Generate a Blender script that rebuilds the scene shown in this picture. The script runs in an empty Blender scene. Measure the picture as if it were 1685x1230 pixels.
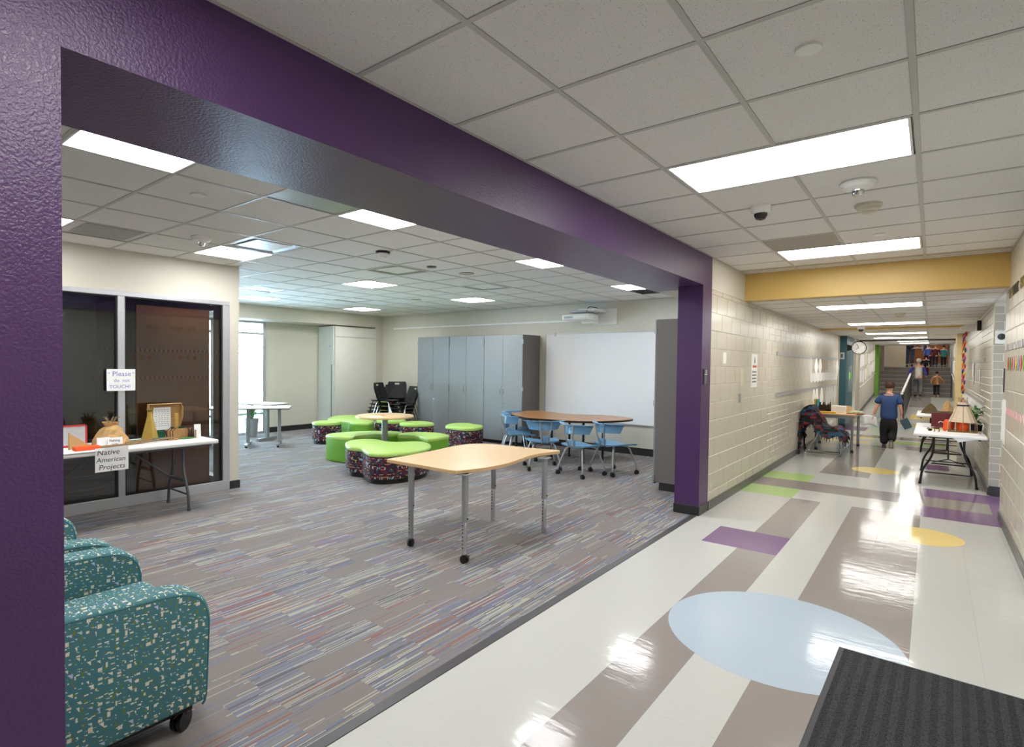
import bpy, bmesh, math, random
from mathutils import Vector, Matrix, Euler
random.seed(7)
S = bpy.context.scene
COL = S.collection
PI = math.pi
# ------------------------------------------------------------------ camera, world, exposure
cam_d = bpy.data.cameras.new('camera'); cam = bpy.data.objects.new('camera', cam_d); COL.objects.link(cam)
FPX, PITCH, YAW, ROLL = 914.39, .0241, .6728, .0117
F = Vector((-math.sin(YAW)*math.cos(PITCH), math.cos(YAW)*math.cos(PITCH), -math.sin(PITCH)))
R0 = Vector((math.cos(YAW), math.sin(YAW), 0)); U0 = R0.cross(F)
RR = R0*math.cos(ROLL)+U0*math.sin(ROLL); UU = -R0*math.sin(ROLL)+U0*math.cos(ROLL)
m = Matrix((RR, UU, -F)).transposed().to_4x4(); m.translation = Vector((0, 0, 1.5994))
cam.matrix_world = m
cam_d.sensor_width = 36; cam_d.lens = FPX*36/1685
cam_d.shift_x = 38.06/1685; cam_d.shift_y = 6.7/1685
cam_d.clip_end = 300; cam_d.clip_start = .02
S.camera = cam
w = bpy.data.worlds.new('sky'); S.world = w; w.use_nodes = True
bg = w.node_tree.nodes['Background']; bg.inputs[0].default_value = (.72, .88, 1, 1); bg.inputs[1].default_value = 12.0
LIGHT = 8.0
S.view_settings.view_transform = 'Standard'; S.view_settings.look = 'None'; S.view_settings.gamma = 1
S.view_settings.use_curve_mapping = False; S.view_settings.exposure = 1.05

# ------------------------------------------------------------------ materials
def lin(h):
    h = h.lstrip('#'); c = [int(h[i:i+2], 16)/255 for i in (0, 2, 4)]
    return tuple((x/12.92 if x <= .04045 else ((x+.055)/1.055)**2.4) for x in c)+(1,)
MATS = {}
class N:
    """small node helper"""
    def __init__(s, name):
        s.m = bpy.data.materials.new(name); s.m.use_nodes = True; s.t = s.m.node_tree; s.n = s.t.nodes
        s.p = s.n['Principled BSDF']
    def node(s, ty, **kw):
        x = s.n.new(ty)
        for k, v in kw.items(): setattr(x, k, v)
        return x
    def link(s, a, b): s.t.links.new(a, b)
    def math(s, op, a, b=None, c=None):
        x = s.node('ShaderNodeMath', operation=op)
        for i, v in enumerate((a, b, c)):
            if v is None: continue
            if isinstance(v, (int, float)): x.inputs[i].default_value = v
            else: s.link(v, x.inputs[i])
        return x.outputs[0]
    def uv(s): return s.node('ShaderNodeUVMap').outputs[0]
    def obj(s): return s.node('ShaderNodeTexCoord').outputs['Object']
    def sep(s, v):
        x = s.node('ShaderNodeSeparateXYZ'); s.link(v, x.inputs[0]); return x.outputs
    def comb(s, a, b, c=0):
        x = s.node('ShaderNodeCombineXYZ')
        for i, v in enumerate((a, b, c)):
            if isinstance(v, (int, float)): x.inputs[i].default_value = v
            else: s.link(v, x.inputs[i])
        return x.outputs[0]
    def white(s, v):
        x = s.node('ShaderNodeTexWhiteNoise', noise_dimensions='3D'); s.link(v, x.inputs[0]); return x.outputs
    def noise(s, v, scale, detail=2, rough=.5):
        x = s.node('ShaderNodeTexNoise'); s.link(v, x.inputs['Vector']); x.inputs['Scale'].default_value = scale
        x.inputs['Detail'].default_value = detail; x.inputs['Roughness'].default_value = rough; return x.outputs[0]
    def ramp(s, v, stops, const=False):
        x = s.node('ShaderNodeValToRGB'); s.link(v, x.inputs[0]); r = x.color_ramp
        if const: r.interpolation = 'CONSTANT'
        while len(r.elements) < len(stops): r.elements.new(.5)
        for e, (p_, c) in zip(r.elements, stops): e.position = p_; e.color = lin(c) if isinstance(c, str) else (c, c, c, 1)
        return x.outputs[0]
    def mix(s, f, a, b):
        x = s.node('ShaderNodeMix', data_type='RGBA')
        if isinstance(f, (int, float)): x.inputs[0].default_value = f
        else: s.link(f, x.inputs[0])
        for i, v in ((6, a), (7, b)):
            if isinstance(v, str): x.inputs[i].default_value = lin(v)
            else: s.link(v, x.inputs[i])
        return x.outputs[2]
    def bump(s, h, strength, dist=.01):
        x = s.node('ShaderNodeBump'); x.inputs['Strength'].default_value = strength; x.inputs['Distance'].default_value = dist
        s.link(h, x.inputs['Height']); s.link(x.outputs[0], s.p.inputs['Normal'])
    def color(s, c): s.link(c, s.p.inputs['Base Color'])
def mat(name, col, rough=.5, metal=0, var=.06, scale=6, bump=0, bscale=200, spec=.5, coat=0):
    """plain procedural material: slight noise mottling of the colour, optional fine relief"""
    if name in MATS: return MATS[name]
    k = N(name); p = k.p
    p.inputs['Roughness'].default_value = rough; p.inputs['Metallic'].default_value = metal
    p.inputs['Specular IOR Level'].default_value = spec; p.inputs['Coat Weight'].default_value = coat
    c = lin(col); v = k.uv()
    n = k.noise(v, scale, 3)
    x = k.node('ShaderNodeMix', data_type='RGBA'); k.link(n, x.inputs[0])
    x.inputs[6].default_value = tuple(min(1, q*(1-var)) for q in c[:3])+(1,); x.inputs[7].default_value = tuple(min(1, q*(1+var)) for q in c[:3])+(1,)
    k.color(x.outputs[2])
    if bump: k.bump(k.noise(v, bscale, 2), bump, .002)
    MATS[name] = k.m
    return k.m
def emit(name, col, strength):
    k = N(name); e = k.node('ShaderNodeEmission'); e.inputs[0].default_value = lin(col); e.inputs[1].default_value = strength
    k.link(e.outputs[0], k.n['Material Output'].inputs[0]); return k.m

M_lamp = emit('lamp_diffuser', '#fffdf8', LIGHT)
M_lamp_room = emit('room_lamp_diffuser', '#fdfeff', LIGHT*1.7)
M_white_wall = mat('wall_paint', '#d0cabc', .6, bump=.15, bscale=150, var=.03)
M_block = mat('block_paint', '#cbc4b5', .28, bump=.35, bscale=45, var=.05, scale=2)
M_joint = mat('block_joint', '#d8d3c8', .35)
M_brickp = mat('brick_paint', '#aaa498', .35, bump=.8, bscale=40, var=.05)
M_yellow = mat('yellow_paint', '#d6b46a', .4, var=.03, bump=.1)
M_teal = mat('teal_paint', '#2f5a66', .35, var=.05)
M_beige = mat('beige_paint', '#b3a998', .45)
M_green = mat('green_paint', '#7fb043', .4)
M_base = mat('rubber_base', '#2c2c2d', .35, var=.1)
M_base2 = mat('rubber_base_worn', '#4a4946', .3, var=.2)
M_thresh = mat('threshold_rubber', '#4c4a4e', .35, var=.15)
M_grid = mat('grid_metal', '#c2c0bb', .45, var=.02)
M_tile_edge = mat('tile_plain', '#dedbd6', .8)
M_gray_tile = mat('gray_panel', '#a8a39a', .6)
M_black = mat('black_plastic', '#141415', .4)
M_dark = mat('dark_void', '#0c0c0d', .8)
M_alu = mat('aluminium', '#c4c5c8', .32, .55, var=.03)
M_steel = mat('painted_steel', '#a9abae', .35, .6, var=.03)
M_chrome = mat('chrome', '#d5d5d5', .12, 1, var=.02)
M_white = mat('white_plastic', '#ecebe8', .35, var=.02)
M_paper = mat('paper', '#f1f0ee', .8, var=.02)
M_wboard = mat('whiteboard_face', '#e6e6e8', .18, var=.01)
M_cab = mat('cabinet_laminate', '#85878a', .42, var=.05, scale=30)
M_cabside = mat('cabinet_side_laminate', '#6f6a66', .45, var=.07, scale=30)
M_blue = mat('blue_plastic', '#6d9cc0', .35, var=.03)
M_blk_chair = mat('black_seat_plastic', '#1c1d20', .45, bump=.2)
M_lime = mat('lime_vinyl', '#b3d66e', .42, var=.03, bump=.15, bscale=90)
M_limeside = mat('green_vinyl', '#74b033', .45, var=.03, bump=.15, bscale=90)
M_maple_edge = mat('maple_edge', '#d9b483', .4)
M_gray_leg = mat('silver_leg', '#9fa1a3', .38, .5, var=.03)
M_fold_leg = mat('folding_leg_gray', '#55585c', .4, .4)
M_fold_black = mat('folding_leg_black', '#1d1e1f', .35, .3)
M_table_white = mat('moulded_white', '#e9e7e4', .5, bump=.1, bscale=80, var=.02)
M_pink = mat('pink_note', '#f0406a', .6)
M_card = mat('cardboard', '#b98d5c', .8, var=.1)
M_kraft = mat('kraft_paper', '#c39d68', .8, var=.15, scale=20, bump=.5, bscale=30)
M_boxgreen = mat('green_box', '#1f5a41', .5)
M_orange = mat('orange_paper', '#ee5a20', .6)
M_stick = mat('stick_bark', '#8a6d4c', .8, var=.3, scale=40, bump=.6, bscale=80)
M_ink = mat('ink', '#1c1c22', .6); M_inkblue = mat('ink_violet', '#7a7fc0', .6)
M_red = mat('red_paint', '#c8323a', .5)
M_leaf = mat('leaf_green', '#3f7a38', .5, var=.25)
M_leafw = mat('leaf_pale', '#a8c79a', .5, var=.2)
M_pot = mat('pot_gray', '#b7b9bb', .5)
M_maroon = mat('maroon_cardboard', '#6b2329', .55, var=.08)
M_skin = mat('skin', '#d79f86', .55, var=.05)
M_navy = mat('navy_cotton', '#2b4573', .8, var=.08, scale=30, bump=.3)
M_blackcloth = mat('black_cloth', '#17171a', .8, var=.1)
M_hair = mat('brown_hair', '#3e2419', .7, var=.25, scale=60, bump=.6)
M_wood_door = mat('oak_door', '#9a5630', .4, var=.12)

def m_ceiling():
    k = N('acoustic_tile'); v = k.node('ShaderNodeTexCoord').outputs['Object']
    a = k.node('ShaderNodeTexVoronoi'); a.inputs['Scale'].default_value = 120; k.link(v, a.inputs['Vector'])
    sx = k.sep(a.outputs['Color'])
    hole = k.math('LESS_THAN', a.outputs['Distance'], k.math('MULTIPLY', sx[0], .26))
    big = k.noise(v, 260, 2); h2 = k.math('GREATER_THAN', big, .66)
    hh = k.math('MAXIMUM', hole, k.math('MULTIPLY', h2, .5))
    c = k.mix(k.math('MULTIPLY', hh, .6), '#e7e4e1', '#625c56'); k.color(c)
    k.p.inputs['Roughness'].default_value = .9; k.bump(k.math('SUBTRACT', 1, hh), .35, .002); return k.m
M_tile = m_ceiling()
def m_purple():
    k = N('purple_paint'); v = k.obj()
    n = k.noise(v, 105, 3, .55); n2 = k.noise(v, 4, 2)
    k.color(k.mix(n2, '#492a5b', '#513163')); k.p.inputs['Roughness'].default_value = .33
    r = k.ramp(n, [(.35, 0.), (.62, 1.)]); k.bump(r, .3, .003); return k.m
M_purple = m_purple()
def m_carpet():
    k = N('striped_carpet'); o = k.sep(k.obj()); X, Y = o[0], o[1]
    bi = k.math('FLOOR', k.math('DIVIDE', X, .17))
    off = k.white(k.comb(bi, 3.3, 1.7))[0]
    by = k.math('FLOOR', k.math('DIVIDE', k.math('ADD', Y, k.math('MULTIPLY', off, 4)), .40))
    R = k.white(k.comb(bi, by, .5))
    li = k.math('FLOOR', k.math('DIVIDE', X, .0066))
    loff = k.white(k.comb(li, 9.1, 4.4))[0]
    ly = k.math('FLOOR', k.math('DIVIDE', k.math('ADD', Y, k.math('MULTIPLY', loff, 3)), .42))
    W = k.white(k.comb(li, ly, 2.2)); W2 = k.white(k.comb(li, ly, 7.7))
    dens = k.ramp(R[0], [(0., .04), (.3, .12), (.5, .6), (1., .9)])
    on = k.math('LESS_THAN', W[0], k.node('ShaderNodeRGBToBW').outputs[0] if False else dens)
    bh = k.sep(R[1])[1]; hv = k.math('FRACT', k.math('ADD', k.math('MULTIPLY', W2[0], .62), bh))
    colr = k.ramp(hv, [(0, '#c6c2ae'), (.13, '#697896'), (.30, '#5b5c60'), (.42, '#b5b5a4'), (.56, '#7d8598'), (.70, '#8f8f93'), (.80, '#9a4a34'), (.88, '#6a7390')], True)
    fine = k.noise(k.obj(), 420, 2); f2 = k.noise(k.obj(), 900, 1); base = k.mix(k.ramp(f2, [(.38, 0.), (.62, 1.)]), '#6c6562', '#9a9390')
    c = k.mix(k.math('MULTIPLY', on, k.ramp(fine, [(.35, .45), (.6, .85)])), base, colr); k.color(c)
    k.p.inputs['Roughness'].default_value = .95; k.p.inputs['Specular IOR Level'].default_value = .15; k.bump(fine, .5, .004); return k.m
M_carpet = m_carpet()
def m_vct(name, a, b):
    k = N('vct_'+name); v = k.obj(); w_ = k.node('ShaderNodeNewGeometry').outputs['Position']
    s = k.noise(v, 120, 3, .7); k.color(k.mix(s, a, b)); k.p.inputs['Roughness'].default_value = .1
    k.p.inputs['Specular IOR Level'].default_value = .14
    q = k.sep(w_); st = k.noise(k.comb(k.math('MULTIPLY', q[0], .35), k.math('MULTIPLY', q[1], 1.0)), 13, 3, .6)
    sl = k.noise(w_, 1.6, 2); h = k.math('ADD', k.math('MULTIPLY', st, .6), sl); k.bump(h, .2, .010); return k.m
VCT = {'w': m_vct('white', '#c1c1bc', '#cdcdc9'), 't': m_vct('taupe', '#8f8783', '#9d9591'), 'p': m_vct('purple', '#78597e', '#866990'),
       'g': m_vct('green', '#a9c67e', '#b7d28d'), 'y': m_vct('yellow', '#ecd07c', '#f3dc93'), 'b': m_vct('blue', '#aebdcb', '#bdcad6')}
def m_confetti():
    k = N('confetti_upholstery'); uv = k.uv()
    def layer(scale, off, a, b, keep):
        sc = k.node('ShaderNodeVectorMath', operation='MULTIPLY_ADD'); k.link(uv, sc.inputs[0]); sc.inputs[1].default_value = (scale,)*3; sc.inputs[2].default_value = (off, off*1.7, 0)
        vo = k.node('ShaderNodeTexVoronoi', voronoi_dimensions='2D'); vo.inputs['Scale'].default_value = 1; vo.inputs['Randomness'].default_value = .75; k.link(sc.outputs[0], vo.inputs['Vector'])
        d = k.node('ShaderNodeVectorMath', operation='SUBTRACT'); k.link(sc.outputs[0], d.inputs[0]); k.link(vo.outputs['Position'], d.inputs[1])
        x, y, _ = k.sep(d.outputs[0]); r, g, bb = k.sep(vo.outputs['Color'])
        ax = k.math('ADD', .06, k.math('MULTIPLY', r, a)); ay = k.math('ADD', .06, k.math('MULTIPLY', g, b))
        inx = k.math('LESS_THAN', k.math('ABSOLUTE', x), ax); iny = k.math('LESS_THAN', k.math('ABSOLUTE', y), ay)
        # cut some shapes by a diagonal to make triangles
        tri = k.math('GREATER_THAN', k.math('ADD', k.math('DIVIDE', x, ax), k.math('DIVIDE', y, ay)), k.math('SUBTRACT', k.math('MULTIPLY', k.math('GREATER_THAN', bb, .45), 2.2), 2.3))
        mk = k.math('MULTIPLY', k.math('MULTIPLY', inx, iny), tri)
        return k.math('MULTIPLY', mk, k.math('LESS_THAN', r if keep else g, .8)), bb
    m1, c1 = layer(31, 0, .27, .26, 1); m2, c2 = layer(46, 5.3, .3, .12, 0); m3, c3 = layer(30, 9.1, .1, .3, 1)
    c = k.mix(m3, '#457981', '#6e7f38')
    c = k.mix(m1, c, k.ramp(c1, [(0, '#dcd9c8'), (.5, '#b9c6dd'), (.75, '#e2e0d4')], True))
    c = k.mix(m2, c, k.ramp(c2, [(0, '#d9dccb'), (.6, '#a9c3c9')], True)); k.color(c)
    k.p.inputs['Roughness'].default_value = .8; k.bump(k.noise(uv, 500, 1), .3, .002); return k.m
M_confetti = m_confetti()
def m_plaid(name, cols, bw=.022, bh=.034, acc='#e0a03a'):
    k = N(name); u = k.sep(k.uv()); X, Y = u[0], u[1]
    r = k.math('FLOOR', k.math('DIVIDE', Y, bh)); ro = k.white(k.comb(r, 1.1, 0))
    c = k.math('FLOOR', k.math('DIVIDE', k.math('ADD', X, ro[0]), k.math('ADD', bw*.6, k.math('MULTIPLY', ro[0], bw))))
    fr = k.math('FRACT', k.math('DIVIDE', Y, bh)); thin = k.math('LESS_THAN', fr, .22)
    W = k.white(k.comb(c, r, 3)); W3 = k.white(k.comb(k.math('ADD', c, 40), r, 9))
    sh = k.math('FRACT', k.math('ADD', k.math('MULTIPLY', W[0], .55), ro[0]))
    a = k.ramp(sh, [(i/len(cols), q) for i, q in enumerate(cols)], True)
    b = k.ramp(W3[0], [(0, cols[0]), (.5, acc), (.82, cols[1])], True)
    k.color(k.mix(thin, a, b)); k.p.inputs['Roughness'].default_value = .85; return k.m
M_plaid = m_plaid('woven_plaid', ['#241a2c', '#6b1c3c', '#2a1d33', '#8fb0bf', '#1d2436', '#5a2140', '#2b4f5c', '#45203c'])
M_blanket = m_plaid('blanket_plaid', ['#100e0e', '#5c161e', '#0c0f12', '#27506e', '#111111', '#7a2226', '#142426', '#16181a'], .07, .055, '#2c5068')
def m_wood(name, a, b, sc=1.0, rough=.35):
    k = N(name); v = k.obj(); x, y, z = k.sep(v)
    n = k.noise(k.comb(k.math('MULTIPLY', x, 26*sc), k.math('MULTIPLY', y, 2.2*sc), k.math('MULTIPLY', z, 2.2*sc)), 1.6, 5, .62)
    k.color(k.mix(n, a, b)); k.p.inputs['Roughness'].default_value = rough; return k.m
M_maple = m_wood('maple_laminate', '#ddba8c', '#e8c99e', .5, .3)
M_oak = m_wood('oak_laminate', '#94653c', '#b5834f', .8, .3)
M_door_brown = m_wood('brown_door_veneer', '#a5603f', '#bb734f', .6, .4)
M_oak_door = m_wood('landing_door_veneer', '#94542e', '#a8653a', .6, .4)
def m_mat():
    k = N('entrance_mat_pile'); u = k.sep(k.obj()); X, Y = u[0], u[1]
    zig = k.math('MULTIPLY', k.math('PINGPONG', X, .028), 1.1)
    h = k.math('FRACT', k.math('DIVIDE', k.math('ADD', Y, zig), .011))
    n = k.noise(k.obj(), 220, 3, .7)
    m_ = k.math('MULTIPLY', k.math('GREATER_THAN', h, .5), k.math('GREATER_THAN', n, .46))
    k.color(k.mix(m_, '#1f2022', '#545659')); k.p.inputs['Roughness'].default_value = .95; k.bump(h, .7, .006); return k.m
M_mat = m_mat()
def m_glass(name, tint, base=.06):
    k = N(name); t = k.node('ShaderNodeBsdfTransparent'); t.inputs[0].default_value = lin(tint)
    g = k.node('ShaderNodeBsdfGlossy'); g.inputs['Roughness'].default_value = .0
    f = k.node('ShaderNodeFresnel'); f.inputs[0].default_value = 1.5
    mx = k.node('ShaderNodeMixShader'); k.link(k.math('MAXIMUM', f.outputs[0], base), mx.inputs[0]); k.link(t.outputs[0], mx.inputs[1]); k.link(g.outputs[0], mx.inputs[2])
    k.link(mx.outputs[0], k.n['Material Output'].inputs[0]); return k.m
M_glass_dark = m_glass('storefront_glass', '#dde0e0', .07)
M_glass = m_glass('window_glass', '#f2fbff', .04)

# ------------------------------------------------------------------ mesh helpers
class MB:
    def __init__(s): s.v = []; s.f = []; s.mi = []; s.mat = Matrix()
    def add(s, vs, fs, mi=0):
        n = len(s.v); s.v += [tuple(s.mat @ Vector(p)) for p in vs]; s.f += [tuple(n+i for i in f) for f in fs]; s.mi += [mi]*len(fs); return s
    def box(s, x0, x1, y0, y1, z0, z1, mi=0):
        vs = [(x0,y0,z0),(x1,y0,z0),(x1,y1,z0),(x0,y1,z0),(x0,y0,z1),(x1,y0,z1),(x1,y1,z1),(x0,y1,z1)]
        return s.add(vs, [(3,2,1,0),(4,5,6,7),(0,1,5,4),(1,2,6,5),(2,3,7,6),(3,0,4,7)], mi)
    def prism(s, out, z0, z1, mi=0, mtop=None):
        n = len(out); a = sum(out[i][0]*out[(i+1) % n][1]-out[(i+1) % n][0]*out[i][1] for i in range(n))
        if a < 0: out = out[::-1]
        vs = [(x, y, z0) for x, y in out]+[(x, y, z1) for x, y in out]
        s.add(vs, [tuple(range(n-1, -1, -1))]+[(i, (i+1) % n, n+(i+1) % n, n+i) for i in range(n)], mi)
        s.add([(x, y, z1) for x, y in out], [tuple(range(n))], mi if mtop is None else mtop); return s
    def lathe(s, prof, c=(0, 0, 0), seg=24, mi=0, axis='z'):
        vs = []; n = len(prof)
        for i in range(seg):
            a = 2*PI*i/seg
            for r, h in prof:
                p = (r*math.cos(a), r*math.sin(a), h)
                if axis == 'x': p = (h, p[0], p[1])
                if axis == 'y': p = (p[1], h, p[0])
                vs.append((p[0]+c[0], p[1]+c[1], p[2]+c[2]))
        fs = []
        for i in range(seg):
            j = (i+1) % seg
            for k in range(n-1): fs.append((i*n+k, j*n+k, j*n+k+1, i*n+k+1))
        if prof[0][0] > 0: fs.append(tuple(i*n for i in range(seg-1, -1, -1)))
        if prof[-1][0] > 0: fs.append(tuple(i*n+n-1 for i in range(seg)))
        return s.add(vs, fs, mi)
    def cyl(s, p, r, h, seg=16, mi=0, axis='z'): return s.lathe([(r, 0), (r, h)], p, seg, mi, axis)
    def tube(s, pts, r, seg=8, mi=0, closed=False, flat=None):
        pts = [Vector(p) for p in pts]; n = len(pts); rings = []
        up = Vector((0, 0, 1)); prev = None
        for i, p in enumerate(pts):
            a = pts[i-1] if (i or closed) else p; b = pts[(i+1) % n] if (i < n-1 or closed) else p
            t = (b-a)
            if t.length < 1e-9: t = Vector((0, 0, 1))
            t.normalize()
            if prev is None:
                q = up if abs(t.z) < .95 else Vector((1, 0, 0)); u = t.cross(q).normalized()
            else:
                u = (prev-t*prev.dot(t)); u = u.normalized() if u.length > 1e-6 else t.orthogonal().normalized()
            prev = u; v = t.cross(u); rr = r[i] if isinstance(r, (list, tuple)) else r
            k2 = flat if flat else 1
            rings.append([p+u*rr*math.cos(2*PI*j/seg)+v*rr*k2*math.sin(2*PI*j/seg) for j in range(seg)])
        vs = [q for g in rings for q in g]; fs = []
        for i in range(n-1 if not closed else n):
            i2 = (i+1) % n
            for j in range(seg): fs.append((i*seg+j, i*seg+(j+1) % seg, i2*seg+(j+1) % seg, i2*seg+j))
        if not closed: fs += [tuple(range(seg-1, -1, -1)), tuple((n-1)*seg+j for j in range(seg))]
        return s.add(vs, fs, mi)
    def ball(s, c, r, seg=12, mi=0, sc=(1, 1, 1)):
        prof = [(max(1e-5, r*math.sin(PI*i/8)), -r*math.cos(PI*i/8)) for i in range(9)]
        vs = s.mat; s.mat = s.mat @ Matrix.Translation(c) @ Matrix.Diagonal((*sc, 1)); s.lathe(prof, (0, 0, 0), seg, mi); s.mat = vs; return s
    def grid(s, fn, nu, nv, mi=0):
        vs = [fn(i/nu, j/nv) for i in range(nu+1) for j in range(nv+1)]
        return s.add(vs, [(i*(nv+1)+j, (i+1)*(nv+1)+j, (i+1)*(nv+1)+j+1, i*(nv+1)+j+1) for i in range(nu) for j in range(nv)], mi)
def fillet(pts, r=.04, n=4):
    out = [Vector(pts[0])]; P_ = [Vector(p) for p in pts]
    for i in range(1, len(P_)-1):
        a, b, c = P_[i-1], P_[i], P_[i+1]; d1 = (a-b); d2 = (c-b); q = min(r, d1.length*.45, d2.length*.45)
        s_, e = b+d1.normalized()*q, b+d2.normalized()*q
        for k in range(n+1):
            t = k/n; out.append(s_*(1-t)**2+b*2*t*(1-t)+e*t*t)
    out.append(P_[-1]); return out
def smooth_loop(pts, sub=5):
    n = len(pts); out = []
    for i in range(n):
        p0, p1, p2, p3 = [Vector(pts[(i+k) % n]) for k in (-1, 0, 1, 2)]
        for j in range(sub):
            t = j/sub; out.append(tuple(.5*((2*p1)+(p2-p0)*t+(2*p0-5*p1+4*p2-p3)*t*t+(3*p1-p0-3*p2+p3)*t**3)))
    return out
def mesh(name, mb, mats, bevel=0, smooth=False, seg=2):
    if not isinstance(mats, (list, tuple)): mats = [mats]
    me = bpy.data.meshes.new(name); me.from_pydata([tuple(v) for v in mb.v], [], mb.f)
    me.polygons.foreach_set('material_index', mb.mi)
    for q in mats: me.materials.append(q)
    bm = bmesh.new(); bm.from_mesh(me)
    bmesh.ops.remove_doubles(bm, verts=bm.verts, dist=1e-5)
    if bevel:
        ed = [e for e in bm.edges if len(e.link_faces) == 2 and e.calc_face_angle(0) > .5]
        bmesh.ops.bevel(bm, geom=ed, offset=bevel, segments=seg, affect='EDGES', profile=.5, clamp_overlap=True)
    bmesh.ops.recalc_face_normals(bm, faces=bm.faces)
    uvl = bm.loops.layers.uv.new('UVMap')
    for f in bm.faces:
        n = f.normal; ax, ay, az = abs(n.x), abs(n.y), abs(n.z)
        for l in f.loops:
            c = l.vert.co
            l[uvl].uv = (c.x, c.y) if az >= ax and az >= ay else ((c.y, c.z) if ax >= ay else (c.x, c.z))
        f.smooth = smooth
    bm.to_mesh(me); bm.free()
    if smooth:
        me.update()
        try: me.set_sharp_from_angle(angle=math.radians(40))
        except Exception: pass
    return me
def tag(o, label=None, cat=None, group=None, kind=None):
    for k_, v in (('label', label), ('category', cat), ('group', group), ('kind', kind)):
        if v: o[k_] = v
    return o
def link(name, me, parent=None, loc=(0, 0, 0), rot=(0, 0, 0), label=None, kind=None):
    o = bpy.data.objects.new(name, me); COL.objects.link(o); o.location = loc; o.rotation_euler = rot
    if parent: o.parent = parent
    if label: o['label'] = label
    if kind: o['kind'] = kind
    return o
def part(name, mb, mats, parent, bevel=0, smooth=False, seg=2, loc=(0, 0, 0), rot=(0, 0, 0), label=None, kind=None):
    return link(name, mesh(name, mb, mats, bevel, smooth, seg), parent, loc, rot, label, kind)
def thing(name, loc, rz, label, cat, group=None):
    return tag(link(name, None, None, loc, (0, 0, rz)), label, cat, group)
def solo(name, mb, mats, label, cat, group=None, **kw):
    return tag(part(name, mb, mats, None, **kw), label, cat, group)
def struct(name, mb, mats, **kw):
    return part(name, mb, mats, kw.pop('parent', None), kind='structure', **kw)
def copy_tree(o, parent=None):
    c = o.copy(); COL.objects.link(c); c.parent = parent
    for ch in list(o.children): copy_tree(ch, c)
    return c
def B(*a, mi=0): return MB().box(*a, mi=mi)
def text(s, size, parent, loc, rot, m_, name='lettering', ext=.0004, align='LEFT', shear=0):
    cu = bpy.data.curves.new(name, 'FONT'); cu.body = s; cu.size = size; cu.extrude = ext; cu.align_x = align; cu.shear = shear
    cu.materials.append(m_); cu.resolution_u = 3
    tmp = bpy.data.objects.new('tmp', cu); COL.objects.link(tmp); bpy.context.view_layer.update()
    me = bpy.data.meshes.new_from_object(tmp.evaluated_get(bpy.context.evaluated_depsgraph_get())); bpy.data.objects.remove(tmp); bpy.data.curves.remove(cu)
    if not me.materials: me.materials.append(m_)
    return link(name, me, parent, loc, rot)

# ================================================================== SETTING
XL, XR = -1.9156, .6
HC = 2.803; HR = 2.78; HB = 2.47; HLOW = 2.455
# ---- corridor floor: slab with vinyl tiles laid on it
fl = struct('floor', B(-1.96, 1.3, -3.2, 20.5, -.1, -.003), M_base2)
TX, TY = .3125, .3045; X0 = -1.935; Y0 = 5.2-TY*27
def colour(x, y):
    if -1.62 < x < -1.0 and 5.2 < y < 5.8: return 'p'
    if -1.31 < x < -1.0 and y < 7.63: return 't'
    if -.685 < x < -.06 and y < 7.63: return 't'
    if x < -1.31 and (7.63 < y < 8.24 or 8.85 < y < 9.45): return 'g'
    if x < -.06 and 8.24 < y < 8.85: return 't'
    if -1.31 < x < -.685 and 9.9 < y < 13.9: return 't'
    if x > -.06 and 7.63 < y < 8.24: return 'p'
    if x > .25 and x < .5 and 8.24 < y < 8.85: return 't'
    if x > -.06 and 8.24 < y < 8.85: return 't' if x < .56 else 'p'
    if x > -.06 and 8.85 < y < 9.45: return 'p'
    if -.06 < x < .25 and 11.3 < y < 11.9: return 'p'
    if -.37 < x < .25 and 13.6 < y < 14.2: return 't'
    if x < -1.31 and 12.4 < y < 13.0: return 'b'
    if x < -1.0 and (14.2 < y < 14.6 or 15.2 < y < 15.5): return 'y'
    if -.685 < x < .25 and 14.6 < y < 15.2: return 'g'
    if 15.6 < y < 16.2: return 't'
    if x < -1.3 and 17 < y < 18.2: return 'p'
    if -1.3 < x < 0 and 18.2 < y < 19: return 'b'
    if x > -.7 and 19.4 < y < 20.1: return 'y'
    return 'w'
tile_me = {k: mesh('tile', B(.0002, TX-.0002, .0002, TY-.0002, -.003, 0), v) for k, v in VCT.items()}
far_t = MB(); order = list(VCT)
for j in range(0, 78):
    for i in range(0, 11):
        x, y = X0+i*TX, Y0+j*TY
        if y > 20.3: continue
        if x > .58 and not (8.05 < y+.1 < 9.5): continue
        c = colour(x+TX/2, y+TY/2)
        if i == 8 and not (8.0 < y < 9.4):
            x1 = XR-.0005
            if x1-x > .003 and False: pass
            far_t.box(x+.0004, x1+.02, y+.0004, y+TY-.0004, -.003, 0, order.index(c)); continue
        if y < .9 or j > 43 or i > 8: far_t.box(x+.0004, x+TX-.0004, y+.0004, y+TY-.0004, -.003, 0, order.index(c))
        else: link('tile', tile_me[c], fl, (x, y, 0))
part('tile_field', far_t, [VCT[q] for q in order], fl, kind='stuff')
def disc(cx, cy, r, c):
    part('inlay_disc', MB().lathe([(r, -.001), (r, .0006)], (cx, cy, 0), 72), VCT[c], fl, label={'b': 'large pale blue round floor inlay', 'y': 'yellow round floor inlay'}[c])
disc(-.68, 3.67, .63, 'b'); disc(-.045, 6.74, .325, 'y'); disc(-.66, 10.58, .31, 'y')
# ---- carpet of the learning area
struct('floor_carpet', B(-12.2, -1.99, -1.2, 9.6, -.1, 0), M_carpet)['label'] = 'striped grey carpet of the open learning area'
struct('trim_1', B(-1.992, -1.93, .4765, 6.03, -.02, .004), M_thresh, bevel=.002)
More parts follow.
